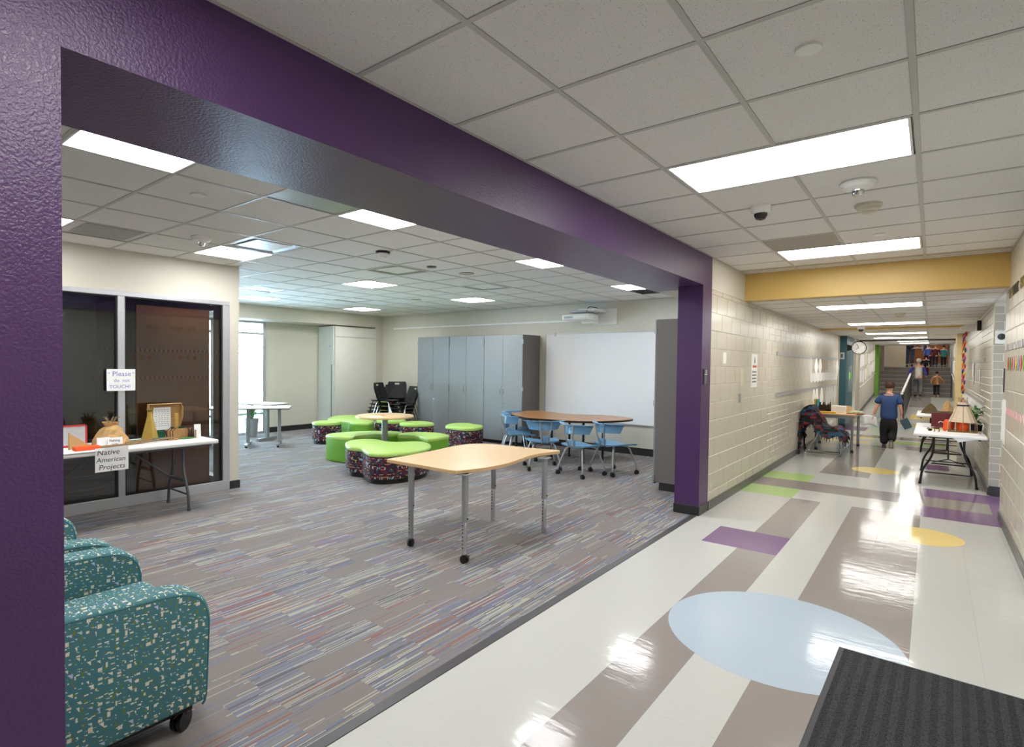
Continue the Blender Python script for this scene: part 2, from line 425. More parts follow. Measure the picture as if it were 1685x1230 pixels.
# ---- ramp, stairs, landing
rp = MB(); rp.add([(-1.95, 20.5, 0), (.75, 20.5, 0), (.75, 28, .5), (-1.95, 28, .5), (-1.95, 20.5, -.1), (.75, 20.5, -.1), (.75, 28, .4), (-1.95, 28, .4)], [(0, 1, 2, 3), (7, 6, 5, 4), (0, 4, 5, 1), (1, 5, 6, 2), (2, 6, 7, 3), (3, 7, 4, 0)])
rp.box(-1.95, .75, 28, 28.4, .3, .5); ramp = struct('floor_ramp', rp, VCT['w'])
def on_ramp(name, x0, x1, y0, y1, c):
    z = lambda y: (y-20.5)/7.5*.5
    q = MB(); q.add([(x0, y0, z(y0)+.001), (x1, y0, z(y0)+.001), (x1, y1, z(y1)+.001), (x0, y1, z(y1)+.001), (x0, y0, z(y0)-.01), (x1, y0, z(y0)-.01), (x1, y1, z(y1)-.01), (x0, y1, z(y1)-.01)], [(0, 1, 2, 3), (7, 6, 5, 4), (0, 4, 5, 1), (1, 5, 6, 2), (2, 6, 7, 3), (3, 7, 4, 0)])
    part(name, q, VCT[c], ramp)
on_ramp('floor_band', -.5, .3, 21.4, 22.6, 'y'); on_ramp('floor_band', -.6, .0, 24.5, 27.9, 't'); on_ramp('floor_band', -1.9, -1.2, 21.2, 22, 'b')
M_stair = mat('stair_rubber', '#918b88', .4, var=.15); M_nose = mat('stair_nosing', '#b5b0ab', .35)
st = struct('stairs', B(-1.95, .75, 28.35, 31.2, .1, .5), M_stair)
for k in range(7):
    s_ = B(-1.85, .66, 28.4+k*.3, 31.2, .5+k*.17, .5+(k+1)*.17); s_.box(-1.85, .66, 28.39+k*.3, 28.43+k*.3, .5+(k+1)*.17-.03, .5+(k+1)*.17+.003, 1)
    part('step', s_, [M_stair, M_nose], st)
struct('floor_landing', B(-3, 1.6, 31.2, 36, 1.5, 1.69), M_stair)

# ---- walls of blocks
def block_wall(name, axis_x, face, y0, y1, z0, z1, half=None, ymax_obj=99, joint=M_joint, back=.16, skip=None, off=0):
    """wall in a plane x=const; face=+1 faces +X; blocks are parts, set 12 mm proud of the mortar"""
    d = .006
    xa, xb = (axis_x-back, axis_x-d) if face > 0 else (axis_x+d, axis_x+back)
    wl = struct(name, B(xa, xb, y0, y1, 0, z1+.1), joint)
    cache = {}; far = MB(); n = 0
    zc = z0
    while zc < z1-.02:
        row = round(zc/.2); hh = .2
        y = y0-(.2 if row % 2 else 0)-off
        while y < y1:
            subs = [(zc, min(zc+hh, z1), y, y+.4)]
            if half and half[0]-.1 < y < half[1]: subs = [(zc+q*.1, min(zc+q*.1+.1, z1), y+(0 if q else 0), y+.4) for q in (0, 1)]
            for (a, b, ya, yb) in subs:
                ya, yb = max(ya, y0), min(yb, y1)
                if b-a < .015 or yb-ya < .02: continue
                if skip and skip(ya, yb, a, b): continue
                n += 1; g = .004
                if ya > ymax_obj or n > 295:
                    xx = (axis_x-d*1.5, axis_x) if face > 0 else (axis_x, axis_x+d*1.5); far.box(*xx, ya+g, yb-g, a+g, b-g); continue
                key = (round(b-a, 3), round(yb-ya, 3))
                if key not in cache:
                    q = B(-d*1.5, 0, g, key[1]-g, g, key[0]-g) if face > 0 else B(0, d*1.5, g, key[1]-g, g, key[0]-g)
                    cache[key] = mesh('block', q, M_block, .0035, seg=1)
                link('block', cache[key], wl, (axis_x, ya, a))
            y += .4
        zc += hh
    if far.v: part('block_field', far, M_block, wl, kind='stuff')
    return wl
zb = .1
wL = block_wall('wall_left', XL, 1, 6.33, 17.3, .0, HLOW, half=(9.2, 10.6), ymax_obj=15.2)
part('plaster_band', B(XL-.16, XL, 6.33, 7.7, HLOW, HC+.1), M_white_wall, wL)
wR = block_wall('wall_right', XR, -1, 4.4, 8.05, .0, HC-.003, back=.45)
part('plain_wall', B(XR, XR+.45, -3.2, 4.4, 0, HC+.1), M_block, wR)
wR2 = block_wall('wall_right.001', XR, -1, 9.52, 17.3, .0, HLOW, half=(9.4, 11.5), ymax_obj=15, back=.9)
# brick return beside the alcove
br = MB(); rt = part('brick_return', B(XR+.001, 1.5, 9.53, 9.6, 0, HLOW), M_joint, wR2)
bme = {}
for r in range(24):
    for c in range(-1, 4):
        xa = XR+.002+c*.2+(.1 if r % 2 else 0); xb = xa+.2; xa = max(xa, XR+.002); xb = min(xb, 1.3)
        if xb-xa < .02: continue
        key = round(xb-xa, 3)
        if key not in bme: bme[key] = mesh('brick', B(.003, key-.003, -.012, 0, .003, .099), M_brickp, .004, seg=1)
        link('brick', bme[key], rt, (xa, 9.53, r*.1+.05-.04))
struct('wall_alcove', B(1.15, 1.3, 8.05, 9.55, 0, HC), M_beige)
# baseboards
struct('baseboard_left', B(XL, XL+.012, 6.33, 17.3, 0, .1), M_base2, bevel=.003)
struct('baseboard_right', B(XR-.012, XR, -3.2, 8.05, 0, .1), M_base2, bevel=.003)
struct('baseboard_right.001', B(XR-.012, XR, 9.5, 17.3, 0, .1), M_base2, bevel=.003)
struct('baseboard_alcove', B(XR+.0, 1.15, 9.505, 9.517, 0, .12), M_base, bevel=.003)
# purple portal
pr = MB().box(-2.18, XL, 6.03, 6.33, 0, HB); po = struct('wall_portal', pr, M_purple)
part('header', B(-2.55, XL, .4765, 6.33, HB, HC+.02), M_purple, po)
part('header_end', B(-2.55, -2.18, 6.33, 9.45, HB, HC), M_white_wall, po)
part('left_pier', B(-2.18, XL, -3.2, .4765, 0, HC+.02), M_purple, po)
part('left_header', B(-2.55, -2.18, -1.1, .4765, HB, HC+.02), M_purple, po)
part('left_return', B(-2.55, -2.18, -3.2, -1.1, 0, HC+.02), M_purple, po)
struct('baseboard_portal', B(-2.187, XL+.008, 6.022, 6.329, 0, .1), M_base, bevel=.003)
# corridor closing wall behind, yellow beams
struct('wall_near', B(XL, XR, -3.35, -3.2, 0, HC), M_beige)
struct('beam', B(XL, XR, 7.7, 7.86, HLOW, HC), M_yellow)
struct('beam.001', B(XL, XR, 14.0, 14.14, HLOW-.035, HLOW+.1), M_yellow)
# ---- far corridor
tp = struct('pillar_teal', B(-2.1, -1.76, 17.3, 18.9, 0, HLOW+.02), M_teal)
part('baseboard', B(-2.1, -1.752, 17.292, 18.908, 0, .13), M_base, tp)
struct('pillar_beige', B(-2.3, -1.72, 19.2, 20.3, 0, HLOW+.02), M_beige)
struct('wall_far_left', B(-2.1, -1.85, 20.3, 36, 0, 4.3), M_white_wall)
struct('wall_recess', B(-2.6, -2.3, 18.9, 20.3, 0, HLOW), M_beige)
yp = struct('pillar_yellow', B(.45, .75, 17.3, 18.2, 0, HLOW+.02), M_yellow)
part('pillar_face', B(.45, .55, 17.24, 17.3, 0, HLOW), mat('yellow_pale', '#e3cf9d', .5), yp)
struct('wall_far_right', B(.66, .95, 18.2, 36, 0, 4.3), M_white_wall)
struct('wall_landing', B(-3, 1.6, 35, 35.3, 1.6, 4.3), M_white_wall)
struct('beam_dark', B(-1.85, .66, 20.0, 20.15, 2.41, 2.7), M_base2)
struct('soffit', B(-1.85, .66, 28.9, 29.3, 2.62, 4.3), M_white_wall)
struct('pillar_green', B(-1.86, -1.72, 27.9, 28.7, .4, 2.75), M_green)
gd = struct('door_1', B(-1.87, -1.79, 28.8, 29.7, .5, 2.65), M_oak_door); part('vision_panel', B(-1.792, -1.785, 29.1, 29.4, 1.4, 2.4), M_glass, gd)
struct('pillar_end', B(-1.86, -1.66, 30.0, 31.1, .5, 2.9), M_beige)
struct('baseboard_far', MB().add([(-1.85, 20.3, 0), (-1.85, 28, .45), (-1.85, 28, .62), (-1.85, 20.3, .1), (-1.838, 20.3, 0), (-1.838, 28, .45), (-1.838, 28, .62), (-1.838, 20.3, .1)], [(3, 2, 1, 0), (4, 5, 6, 7), (0, 1, 5, 4), (1, 2, 6, 5), (2, 3, 7, 6), (3, 0, 4, 7)]), M_base2)['label'] = 'dark skirting along the ramp'
# ---- ceilings
cl = struct('ceiling', B(XL, XR, -3.2, 7.7, HC+.02, HC+.1), M_tile_edge)
def ceiling_tiles(parent, xs, ys, z, skip, nmax=295, special=None, ymax=99):
    cache = {}; far = MB(); n = 0
    for i in range(len(xs)-1):
        for j in range(len(ys)-1):
            cx, cy = (xs[i]+xs[i+1])/2, (ys[j]+ys[j+1])/2
            if skip(cx, cy): continue
            w_, h_ = round(xs[i+1]-xs[i], 4), round(ys[j+1]-ys[j], 4)
            if w_ < .03 or h_ < .03: continue
            mt = special(cx, cy) if special else None; n += 1
            if cy > ymax or n > nmax: far.box(xs[i]+.011, xs[i+1]-.011, ys[j]+.011, ys[j+1]-.011, z, z+.012); continue
            key = (w_, h_, mt.name if mt else '')
            if key not in cache: cache[key] = mesh('ceiling_tile', B(.011, w_-.011, .011, h_-.011, 0, .012), mt or M_tile, .002, seg=1)
            link('ceiling_tile', cache[key], parent, (xs[i], ys[j], z))
    if far.v: part('tile_field', far, M_tile, parent, kind='stuff')
def grid_bars(parent, xs, ys, z, hole=lambda x, y: False):
    g = MB(); h = .012
    for x in xs:
        for a, b in zip(ys, ys[1:]):
            if not (hole(x-.02, (a+b)/2) and hole(x+.02, (a+b)/2)): g.box(x-h, x+h, a, b, z-.004, z-.0005)
    for y in ys:
        for a, b in zip(xs, xs[1:]): g.box(a, b, y-h, y+h, z-.0035, z-.0002)
    part('grid', g, M_grid, parent)
T = .6096
cxs = [XL, -1.308, -.698, -.088, XR]
cys = [-3.2]+[2.103+T*k for k in range(-8, 10)]+[7.7]
corr_fix = [(-1.3, -.1, 3.32, 3.93), (-1.3, -.1, 6.37, 6.98), (-1.3, -.1, .27, .88)]
inside = lambda L: (lambda x, y: any(a < x < b and c < y < d for a, b, c, d in L))
ceiling_tiles(cl, cxs, cys, HC, inside(corr_fix), special=lambda x, y: M_gray_tile if (-1.3 < x < -.7 and 5.76 < y < 6.37) else None)
grid_bars(cl, cxs, cys, HC, inside(corr_fix))
cl2 = struct('ceiling.001', B(XL, 1.2, 7.86, 20.0, HLOW+.02, HLOW+.1), M_tile_edge)
lys = [7.86]+[8.265+T*k for k in range(0, 20)]+[20.0]
low_fix = [(-1.3, -.1, 8.875, 9.485), (-1.3, -.1, 12.532, 13.142), (-1.3, -.1, 16.19, 16.8), (-1.3, -.1, 18.628, 19.238)]
ceiling_tiles(cl2, cxs, lys, HLOW, inside(low_fix), ymax=16)
grid_bars(cl2, cxs, lys, HLOW, inside(low_fix))
part('alcove_board', B(XR, 1.15, 8.05, 9.52, HLOW, HLOW+.02), M_tile_edge, cl2)
struct('ceiling.002', B(-1.85, .66, 20.15, 28.9, HLOW+.13, HLOW+.2), M_tile)
struct('ceiling.003', B(-3, 1.6, 29.3, 36, 4.2, 4.3), M_tile)
# room ceiling
cr = struct('ceiling.004', B(-12.2, -2.5, -1.2, 9.6, HR+.02, HR+.1), M_tile_edge)
rxs = [-11.02]+[-3.766-.641*k for k in range(11, -2, -1)]+[-2.55]
rys = [-.893+.603*k for k in range(0, 18)]+[9.45]
CX = lambda k: (-3.766-.641*k, -3.766-.641*(k-1))
def cell(kx, ky): a, b = CX(kx); return (a, b, 1.52+.603*ky, 1.52+.603*(ky+1))
room_lights = [cell(0, -1), cell(0, 2), cell(0, 6), cell(0, 10), cell(5, 6), cell(5, 10), cell(10, 6), cell(10, 10), cell(4, 2), cell(4, -1)]
room_diff = [cell(3, 2), cell(3, 5), cell(3, 8), cell(8, 8), cell(8, 5)]
room_other = [cell(4, 0), cell(0, 1), cell(0, 11)]
ins = inside(room_lights+room_diff+room_other)
ceiling_tiles(cr, rxs, rys, HR, lambda x, y: ins(x, y) or (x < -6.83 and y < 3.5) or y < .3)
grid_bars(cr, rxs, rys, HR)
# ---- room walls
struct('wall_back', B(-12.2, -2.0, 9.45, 9.6, 0, HR+.02), M_white_wall)
struct('wall_east', B(-2.18, -2.08, 6.33, 9.45, 0, HB), M_white_wall)
for nm, a in (('light_block_wall', (1.6, 1.7, 7.5, 36, -.2, 4.5)), ('light_block_wall.001', (-3.2, -3.1, 17, 36, -.2, 4.5)), ('light_block_wall.002', (-3.2, -1.9, 17.0, 17.1, -.2, 3)), ('light_block_wall.003', (.66, 1.7, 17.2, 17.29, -.2, 3)), ('light_block_roof', (-3.2, 1.7, 7.7, 36, 4.4, 4.5)), ('light_block_roof.001', (-3.2, 1.7, 7.4, 7.5, 2.8, 4.5)), ('light_block_roof.002', (-12.3, 1.7, -3.4, 9.7, 2.93, 2.98))): struct(nm, B(*a), M_beige)  # unseen outer slabs, added to keep sky light from leaking through gaps
struct('wall_south', B(-12.2, -2.55, -1.2, -1.05, 0, HR+.02), M_white_wall)
struct('wall_soffit', B(-11.12, -11.02, 3.515, 9.45, 2.49, HR+.02), M_white_wall)
struct('ceiling_recess', B(-12.2, -11.12, 3.4, 9.45, 2.485, 2.56), M_white_wall)
struct('wall_corner', B(-11.15, -11.02, 9.2, 9.45, 0, 2.49), M_white_wall)
struct('wall_window_side', B(-11.82, -11.66, 6.69, 9.45, 0, 2.49), M_white_wall)
struct('baseboard_recess', B(-11.66, -11.648, 6.69, 7.87, 0, .12), M_base, bevel=.003)
struct('baseboard_back', B(-11.0, -2.3, 9.436, 9.45, 0, .13), M_base, bevel=.003)
# glass room: north wall with a slit window, stub by the storefront, header over it
gn = MB().box(-11.8, -7.72, 3.40, 3.515, 0, HR+.02); gn.box(-7.27, -6.95, 3.40, 3.515, 0, HR+.02); gn.box(-7.72, -7.27, 3.40, 3.515, 2.25, HR+.02); gn.box(-7.72, -7.27, 3.4, 3.515, 0, .1)
struct('wall_partition', gn, M_white_wall)
gp = MB().box(-6.95, -6.83, 3.39, 3.515, 0, HR+.02); gp.box(-6.95, -6.83, -1.05, 3.39, 2.335, HR+.02)
struct('wall_storefront', gp, M_white_wall)
struct('baseboard_storefront', B(-6.95, -6.818, 3.396, 3.527, 0, .1), M_base, bevel=.003)
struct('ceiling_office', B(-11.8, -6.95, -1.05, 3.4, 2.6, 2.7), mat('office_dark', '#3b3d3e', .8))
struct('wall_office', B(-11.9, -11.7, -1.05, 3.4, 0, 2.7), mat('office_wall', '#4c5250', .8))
# storefront window: frame members and panes
sf = tag(link('window_1', None), kind='structure')
def fr(a, nm='frame_rail'): part(nm, B(*a), M_alu, sf, bevel=.004)
fr((-6.9, -6.815, -1.05, 3.39, 0, .12)); fr((-6.9, -6.815, -1.05, 3.39, 2.285, 2.335))
fr((-6.9, -6.815, 2.178, 2.245, .12, 2.285), 'mullion'); fr((-6.9, -6.815, 3.306, 3.39, .12, 2.285), 'mullion'); fr((-6.9, -6.815, .6, .67, .12, 2.285), 'mullion')
for a, b in ((-1.05, .6), (.67, 2.178), (2.245, 3.306)): part('pane', B(-6.862, -6.856, a, b, .12, 2.285), M_glass_dark, sf)
gk = MB()
for a, b in ((.67, 2.178), (2.245, 3.306)):
    gk.box(-6.85, -6.835, a, a+.015, .12, 2.285); gk.box(-6.85, -6.835, b-.015, b, .12, 2.285); gk.box(-6.85, -6.835, a, b, .12, .132); gk.box(-6.85, -6.835, a, b, 2.273, 2.285)
part('gasket', gk, M_black, sf)
sd = struct('door_2', B(-6.99, -6.945, 2.40, 3.2, .06, 2.22), M_door_brown, bevel=.003)
# window wall to the west
wn = tag(link('window_2', None), kind='structure')
ys_w = [3.515, 4.05, 5.1, 6.0, 6.50, 6.69]
for y in (3.515, 4.2, 5.4, 6.55): part('mullion', B(-11.76, -11.66, y, y+.07, 0, 2.49), M_alu, wn, bevel=.004)
for z in (0, 2.19, 2.44, .42): part('frame_rail', B(-11.755, -11.665, 3.515, 6.69, z, z+.05), M_alu, wn, bevel=.004)
for a, b in ((3.58, 4.2), (4.27, 5.4), (5.47, 6.55)):
    part('pane', B(-11.72, -11.714, a, b, .05, 2.44), M_glass, wn)
struct('wall_jamb', B(-11.85, -11.66, 6.62, 6.69, 0, 2.49), M_white_wall)
# outside
struct('ground_outside', B(-60, -11.85, -30, 45, -.35, -.25), mat('snowy_ground', '#e8eef2', .9))
tr = thing('bare_tree', (-19.5, 9.2, -.25), 0, 'bare tree standing outside the tall window', 'tree')
trk = MB().tube([(0, 0, 0), (.1, -.1, 1.5), (0, -.2, 3), (.2, 0, 5)], [.2, .16, .12, .05], 8); part('trunk', trk, M_stick, tr, smooth=True)
bb = MB(); rr_ = random.Random(3)
for k in range(26):
    z = 1.6+k*.13; a = k*2.4; L_ = 2.4-k*.05; p0 = Vector((.05, -.15, z)); p1 = p0+Vector((math.cos(a)*L_*.5, math.sin(a)*L_*.5, .5)); p2 = p0+Vector((math.cos(a+.2)*L_, math.sin(a+.2)*L_, .55))
    bb.tube([p0, p1, p2], [.05, .035, .012], 5)
    for q in range(4):
        s0 = p1.lerp(p2, q/4); bb.tube([s0, s0+Vector((rr_.uniform(-.5, .5), rr_.uniform(-.5, .5), .35))], [.015, .006], 4)
part('branches', bb, M_stick, tr, smooth=True, kind='stuff')

# ================================================================== CEILING FIXTURES
def light_panel(a, z, label, group, lamp=None):
    x0, x1, y0, y1 = a; t = thing('ceiling_light', ((x0+x1)/2, (y0+y1)/2, z), 0, label, 'ceiling light', group)
    hx, hy = (x1-x0)/2-.008, (y1-y0)/2-.008; f = MB(); b = .012
    f.box(-hx, hx, -hy, -hy+b, -.006, .03); f.box(-hx, hx, hy-b, hy, -.006, .03); f.box(-hx, -hx+b, -hy+b, hy-b, -.006, .03); f.box(hx-b, hx, -hy+b, hy-b, -.006, .03)
    part('frame', f, M_white, t); part('diffuser', B(-hx+b, hx-b, -hy+b, hy-b, 0, .012), lamp or M_lamp, t)
for a, lb in zip(corr_fix, ['long bright ceiling light nearest in the corridor, above the mat', 'long ceiling light just in front of the yellow beam', 'long ceiling light behind the viewer above the corridor']):
    light_panel(a, HC, lb, 'corridor ceiling lights')
for a, lb in zip(low_fix, ['ceiling light just past the yellow beam in the lower ceiling', 'second ceiling light past the yellow beam', 'ceiling light just past the thin second yellow beam', 'last ceiling light in front of the dark beam']):
    light_panel(a, HLOW, lb, 'corridor ceiling lights')
light_panel((-1.0, -.1, 21.8, 22.6), HLOW+.13, 'ceiling light over the ramp', 'corridor ceiling lights')
light_panel((-1.0, -.1, 26.0, 26.8), HLOW+.13, 'ceiling light at the upper end of the ramp', 'corridor ceiling lights')
light_panel((-1.0, -.1, 24.0, 24.6), HLOW+.13, 'added ceiling light in the middle of the ramp ceiling, brightening the far end', 'corridor ceiling lights')  # extra panel, added to brighten the dim ramp and stairs
light_panel((-1.2, 0, 30.2, 30.8), 4.2, 'added ceiling light high above the stairs, hidden by the soffit', 'corridor ceiling lights')  # out-of-view panel, added because the stairs came out too dark
light_panel((-1.2, 0, 32.5, 33.1), 4.2, 'added unseen ceiling light high above the stair landing', 'corridor ceiling lights')  # unseen panel, added so that the landing is lit
rl = ['square ceiling light beside the purple header at its near end', 'square ceiling light against the purple header, second from the near end', 'square ceiling light against the purple header, third along it', 'square ceiling light next to the dark open ceiling tile',
      'square ceiling light in the middle of the room ceiling', 'square ceiling light above the tall grey cabinets', 'square ceiling light by the tall window', 'square ceiling light in the far corner above the stacked chairs', 'square ceiling light at the storefront wall corner beside a mirror-like vent', 'square ceiling light above the storefront, cut by the purple pier']
for a, lb in zip(room_lights, rl): light_panel(a, HR, lb, 'room ceiling lights', M_lamp_room)
# square supply diffusers: bright rim, dark throat, plaque
def diffuser(a, label):
    x0, x1, y0, y1 = a; t = thing('air_diffuser', ((x0+x1)/2, (y0+y1)/2, HR), 0, label, 'air vent', 'square air diffusers in the room ceiling')
    hx, hy = (x1-x0)/2-.01, (y1-y0)/2-.01; f = MB(); b = .02
    f.box(-hx, hx, -hy, -hy+b, -.004, .01); f.box(-hx, hx, hy-b, hy, -.004, .01); f.box(-hx, -hx+b, -hy+b, hy-b, -.004, .01); f.box(hx-b, hx, -hy+b, hy-b, -.004, .01)
    part('rim', f, M_white, t)
    th = MB(); i = .07
    for k in range(4):
        c = [(-hx+b, -hy+b), (hx-b, -hy+b), (hx-b, hy-b), (-hx+b, hy-b)]; d = [(-hx+b+i, -hy+b+i), (hx-b-i, -hy+b+i), (hx-b-i, hy-b-i), (-hx+b+i, hy-b-i)]
        a_, b_ = c[k], c[(k+1) % 4]; e, g = d[(k+1) % 4], d[k]
        th.add([(*a_, .0), (*b_, .0), (*e, .016), (*g, .016)], [(0, 1, 2, 3)])
    th.box(-hx+b+i-.01, hx-b-i+.01, -hy+b+i-.01, hy-b-i+.01, .016, .019)
    part('throat', th, M_steel, t); part('plaque', B(-hx+.1, hx-.1, -hy+.1, hy-.1, .004, .012), M_white, t, bevel=.003)
for a, lb in zip(room_diff, ['square air diffuser touching the bright light at the storefront corner', 'square air diffuser behind the smoke detector', 'square air diffuser nearest the projector', 'square air diffuser near the far left corner', 'square air diffuser closest to the tall window']): diffuser(a, lb)
def grille(a, z, label):
    x0, x1, y0, y1 = a; t = thing('return_grille', ((x0+x1)/2, (y0+y1)/2, z), 0, label, 'air vent'); hx, hy = (x1-x0)/2-.012, (y1-y0)/2-.012
    part('panel', B(-hx, hx, -hy, hy, .004, .012), M_tile_edge, t); part('mesh', B(-hx+.04, hx-.04, -hy+.07, hy-.05, -.001, .004), M_steel, t)
    fb = MB()
    for k in range(22): y = -hy+.075+k*(2*hy-.13)/22; fb.box(-hx+.045, hx-.045, y, y+.007, -.004, -.001)
    part('louvre_field', fb, M_gray_leg, t, kind='stuff')
grille(room_other[0], HR, 'grey louvred return grille in the ceiling above the storefront')
x0, x1, y0, y1 = room_other[1]
solo('metal_ceiling_panel', B(x0+.012, x1-.012, y0+.012, y1-.012, HR, HR+.008), M_steel, 'smooth metallic ceiling panel beside the purple header', 'ceiling panel')
x0, x1, y0, y1 = room_other[2]
oh = MB(); oh.box(x0+.012, x1-.012, y0+.012, y1-.012, HR+.014, HR+.019)
solo('ceiling_hole_shade', oh, M_dark, 'dark sheet for the shade where a ceiling tile is missing near the projector', 'ceiling opening')  # no real hole: a near-black sheet paints the shade above the missing tile
def smoke(loc, label, m_=M_white, r=.075):
    t = thing('smoke_detector', loc, 0, label, 'smoke detector')
    part('base', MB().lathe([(r, 0), (r, -.018), (r*.9, -.024)], seg=28), M_black if m_ is M_white else m_, t, smooth=True)
    part('housing', MB().lathe([(r*.86, -.022), (r*.8, -.04), (r*.5, -.055), (r*.48, -.062), (r*.2, -.068), (.0001, -.068)], seg=28), m_, t, smooth=True)
smoke((-4.574, 3.915, HR), 'white smoke detector on a dark base in the room ceiling')
smoke((-.393, 4.93, HC), 'cream smoke detector behind the fire strobe in the corridor', mat('cream_plastic', '#cfc8b5', .5), .085)
smoke((-.4, 10.6, HLOW), 'small smoke detector in the low corridor ceiling', mat('cream_plastic', '#cfc8b5', .5), .07)
def strobe(loc, label, r=.085):
    t = thing('fire_strobe', loc, 0, label, 'fire alarm')
    part('housing', MB().lathe([(r*1.15, 0), (r*1.2, -.012), (r, -.04), (r*.45, -.055), (.0001, -.055)], seg=32), M_white, t, smooth=True)
    lens = MB().lathe([(r*.42, -.05), (r*.42, -.07), (r*.3, -.088), (.0001, -.092)], seg=20); part('lens', lens, M_chrome, t, smooth=True)
    text('FIRE', .022, t, (-r*1.0, -.03, -.035), (PI, 0, 0), M_red); text('FIRE', .022, t, (r*.4, -.03, -.035), (PI, 0, 0), M_red)
strobe((-.40, 4.30, HC), 'white fire strobe with red lettering behind the near corridor light', .085)
strobe((-5.47, 2.444, HR), 'white fire strobe in the ceiling by the storefront', .075)
def dome(loc, label):
    t = thing('dome_camera', loc, 0, label, 'security camera')
    part('housing', MB().lathe([(.07, 0), (.07, -.03), (.06, -.055), (.045, -.058)], seg=28), M_white, t, smooth=True)
    part('dome', MB().lathe([(.047, -.05), (.045, -.075), (.03, -.1), (.0001, -.108)], seg=24), mat('smoked_dome', '#2a2a2c', .08), t, smooth=True)
dome((-1.027, 4.522, HC), 'white dome security camera with dark lens near the first corridor light')
dome((-1.15, 13.6, HLOW), 'small dome camera just in front of the second yellow beam')
def disc_cover(x, y, z, r, label, m_=M_white, cat='speaker'):
    solo('ceiling_disc', MB().lathe([(r, 0), (r, -.005), (r*.97, -.01), (.0001, -.011)], (0, 0, 0), 32), m_, label, cat, smooth=True, loc=(x, y, z))
disc_cover(-.391, 2.397, HC, .045, 'large round white cover plate in the nearest corridor ceiling tile')
disc_cover(-.396, 6.073, HC, .05, 'small round cover plate in the ceiling before the yellow beam')
disc_cover(-4.098, 1.811, HR, .05, 'small round cover plate in the ceiling over the storefront table')
disc_cover(-4.77, 5.494, HR, .1, 'round beige ceiling speaker in the room', M_beige)
disc_cover(-7.475, 7.203, HR, .09, 'round ceiling speaker near the cabinets', M_beige)
disc_cover(-4.796, 4.872, HR, .06, 'small dark sensor disc in the room ceiling', M_fold_leg)
disc_cover(-.35, 8.3, HLOW, .05, 'small round plate just past the yellow beam')
disc_cover(-.95, 10.4, HLOW, .06, 'flat round plate in the low corridor ceiling, left of the detector')

# ================================================================== TALL CABINETS
def caster(parent, x, y, r=.03, rz=0, m_=None, stem=.02):
    c = MB(); c.mat = Matrix.Translation((x, y, 0)) @ Matrix.Rotation(rz, 4, 'Z')
    for s in (-1, 1): c.lathe([(r*.5, -.011), (r, -.009), (r, .009), (r*.5, .011)], (s*.014, 0, r), 16, 0, 'x')
    c.box(-.006, .006, -r*.5, r*.4, r*.8, r*2.2); c.lathe([(r*.62, 0), (r*.62, r*.7), (.008, r*.95)], (0, r*.1, r*1.55), 12)
    c.add([(-.012, -r*.2, r*1.9), (.012, -r*.2, r*1.9), (.016, -r*1.6, r*2.0), (-.016, -r*1.6, r*2.0), (-.012, -r*.2, r*2.1), (.012, -r*.2, r*2.1), (.016, -r*1.6, r*2.1), (-.016, -r*1.6, r*2.1)], [(3, 2, 1, 0), (4, 5, 6, 7), (0, 1, 5, 4), (1, 2, 6, 5), (2, 3, 7, 6), (3, 0, 4, 7)])
    return part('caster', c, m_ or M_black, parent, smooth=True)
def cabinet(label, loc, rz, w_, d_, h_, group=None):
    t = thing('tall_cabinet', loc, rz, label, 'cabinet', group)     # front faces local -Y
    part('carcass', B(-w_/2, w_/2, .02, d_, .1, h_), M_cabside, t, bevel=.002); part('plinth', B(-w_/2+.01, w_/2-.01, .08, d_, 0, .1), M_base, t)
    for s in (-1, 1):
        x0, x1 = (-w_/2+.004, -.002) if s < 0 else (.002, w_/2-.004)
        d = part('door', B(x0, x1, 0, .018, .075, h_-.004), M_cab, t, bevel=.0015)
        hx = s*.045
        hd = MB(); hd.tube(fillet([(hx, .0, 1.02), (hx, -.03, 1.02), (hx, -.03, 1.14), (hx, .0, 1.14)], .015, 3), .006, 8); part('handle', hd, M_chrome, d, smooth=True)
        if s > 0: part('lock', MB().lathe([(.012, 0), (.012, -.008), (.0001, -.009)], (.035, 0, .82), 14, 0, 'y'), M_chrome, d)
        for z in (.16, 1.12, h_-.14): part('hinge', B(s*(w_/2)-.012, s*(w_/2)+.012, -.006, .02, z-.04, z+.04), M_steel, t, bevel=.002)
    return t
for i, lb in enumerate(['leftmost of the three grey two-door cabinets, beside the stacked chairs', 'middle one of the three grey two-door cabinets', 'right one of the three grey two-door cabinets, next to the whiteboard']):
    cabinet(lb, (-9.1+.965*(i+.5), 8.83, 0), 0, .965, .6, 2.185, 'tall grey cabinets on the back wall')
cabinet('tall grey cabinet standing behind the purple pier, side towards the viewer', (-2.80, 7.42, 0), -PI/2, .94, .6, 2.2)

# ================================================================== WHITEBOARD, RAIL, PROJECTOR
wb = thing('whiteboard', (-4.5, 9.45, .55), 0, 'large white marker board on the back wall behind the brown table', 'whiteboard')
part('board', B(-1.55, 1.55, -.022, 0, 0, 1.65), M_wboard, wb); f = MB()
f.box(-1.57, 1.57, -.03, 0, -.02, 0); f.box(-1.57, 1.57, -.03, 0, 1.65, 1.67); f.box(-1.57, -1.55, -.03, 0, 0, 1.65); f.box(1.55, 1.57, -.03, 0, 0, 1.65); part('frame', f, M_alu, wb)
part('hanging_clip', B(-1.36, -1.33, -.035, 0, 1.62, 1.68), M_steel, wb)
solo('cable_raceway', B(-10.6, -5.2, 9.425, 9.45, 2.44, 2.475), M_white, 'long thin white raceway high on the back wall', 'cable raceway', bevel=.004)
pj = thing('projector', (-5.05, 9.45, 2.5), 0, 'white short-throw projector on a wall arm above the whiteboard', 'projector')
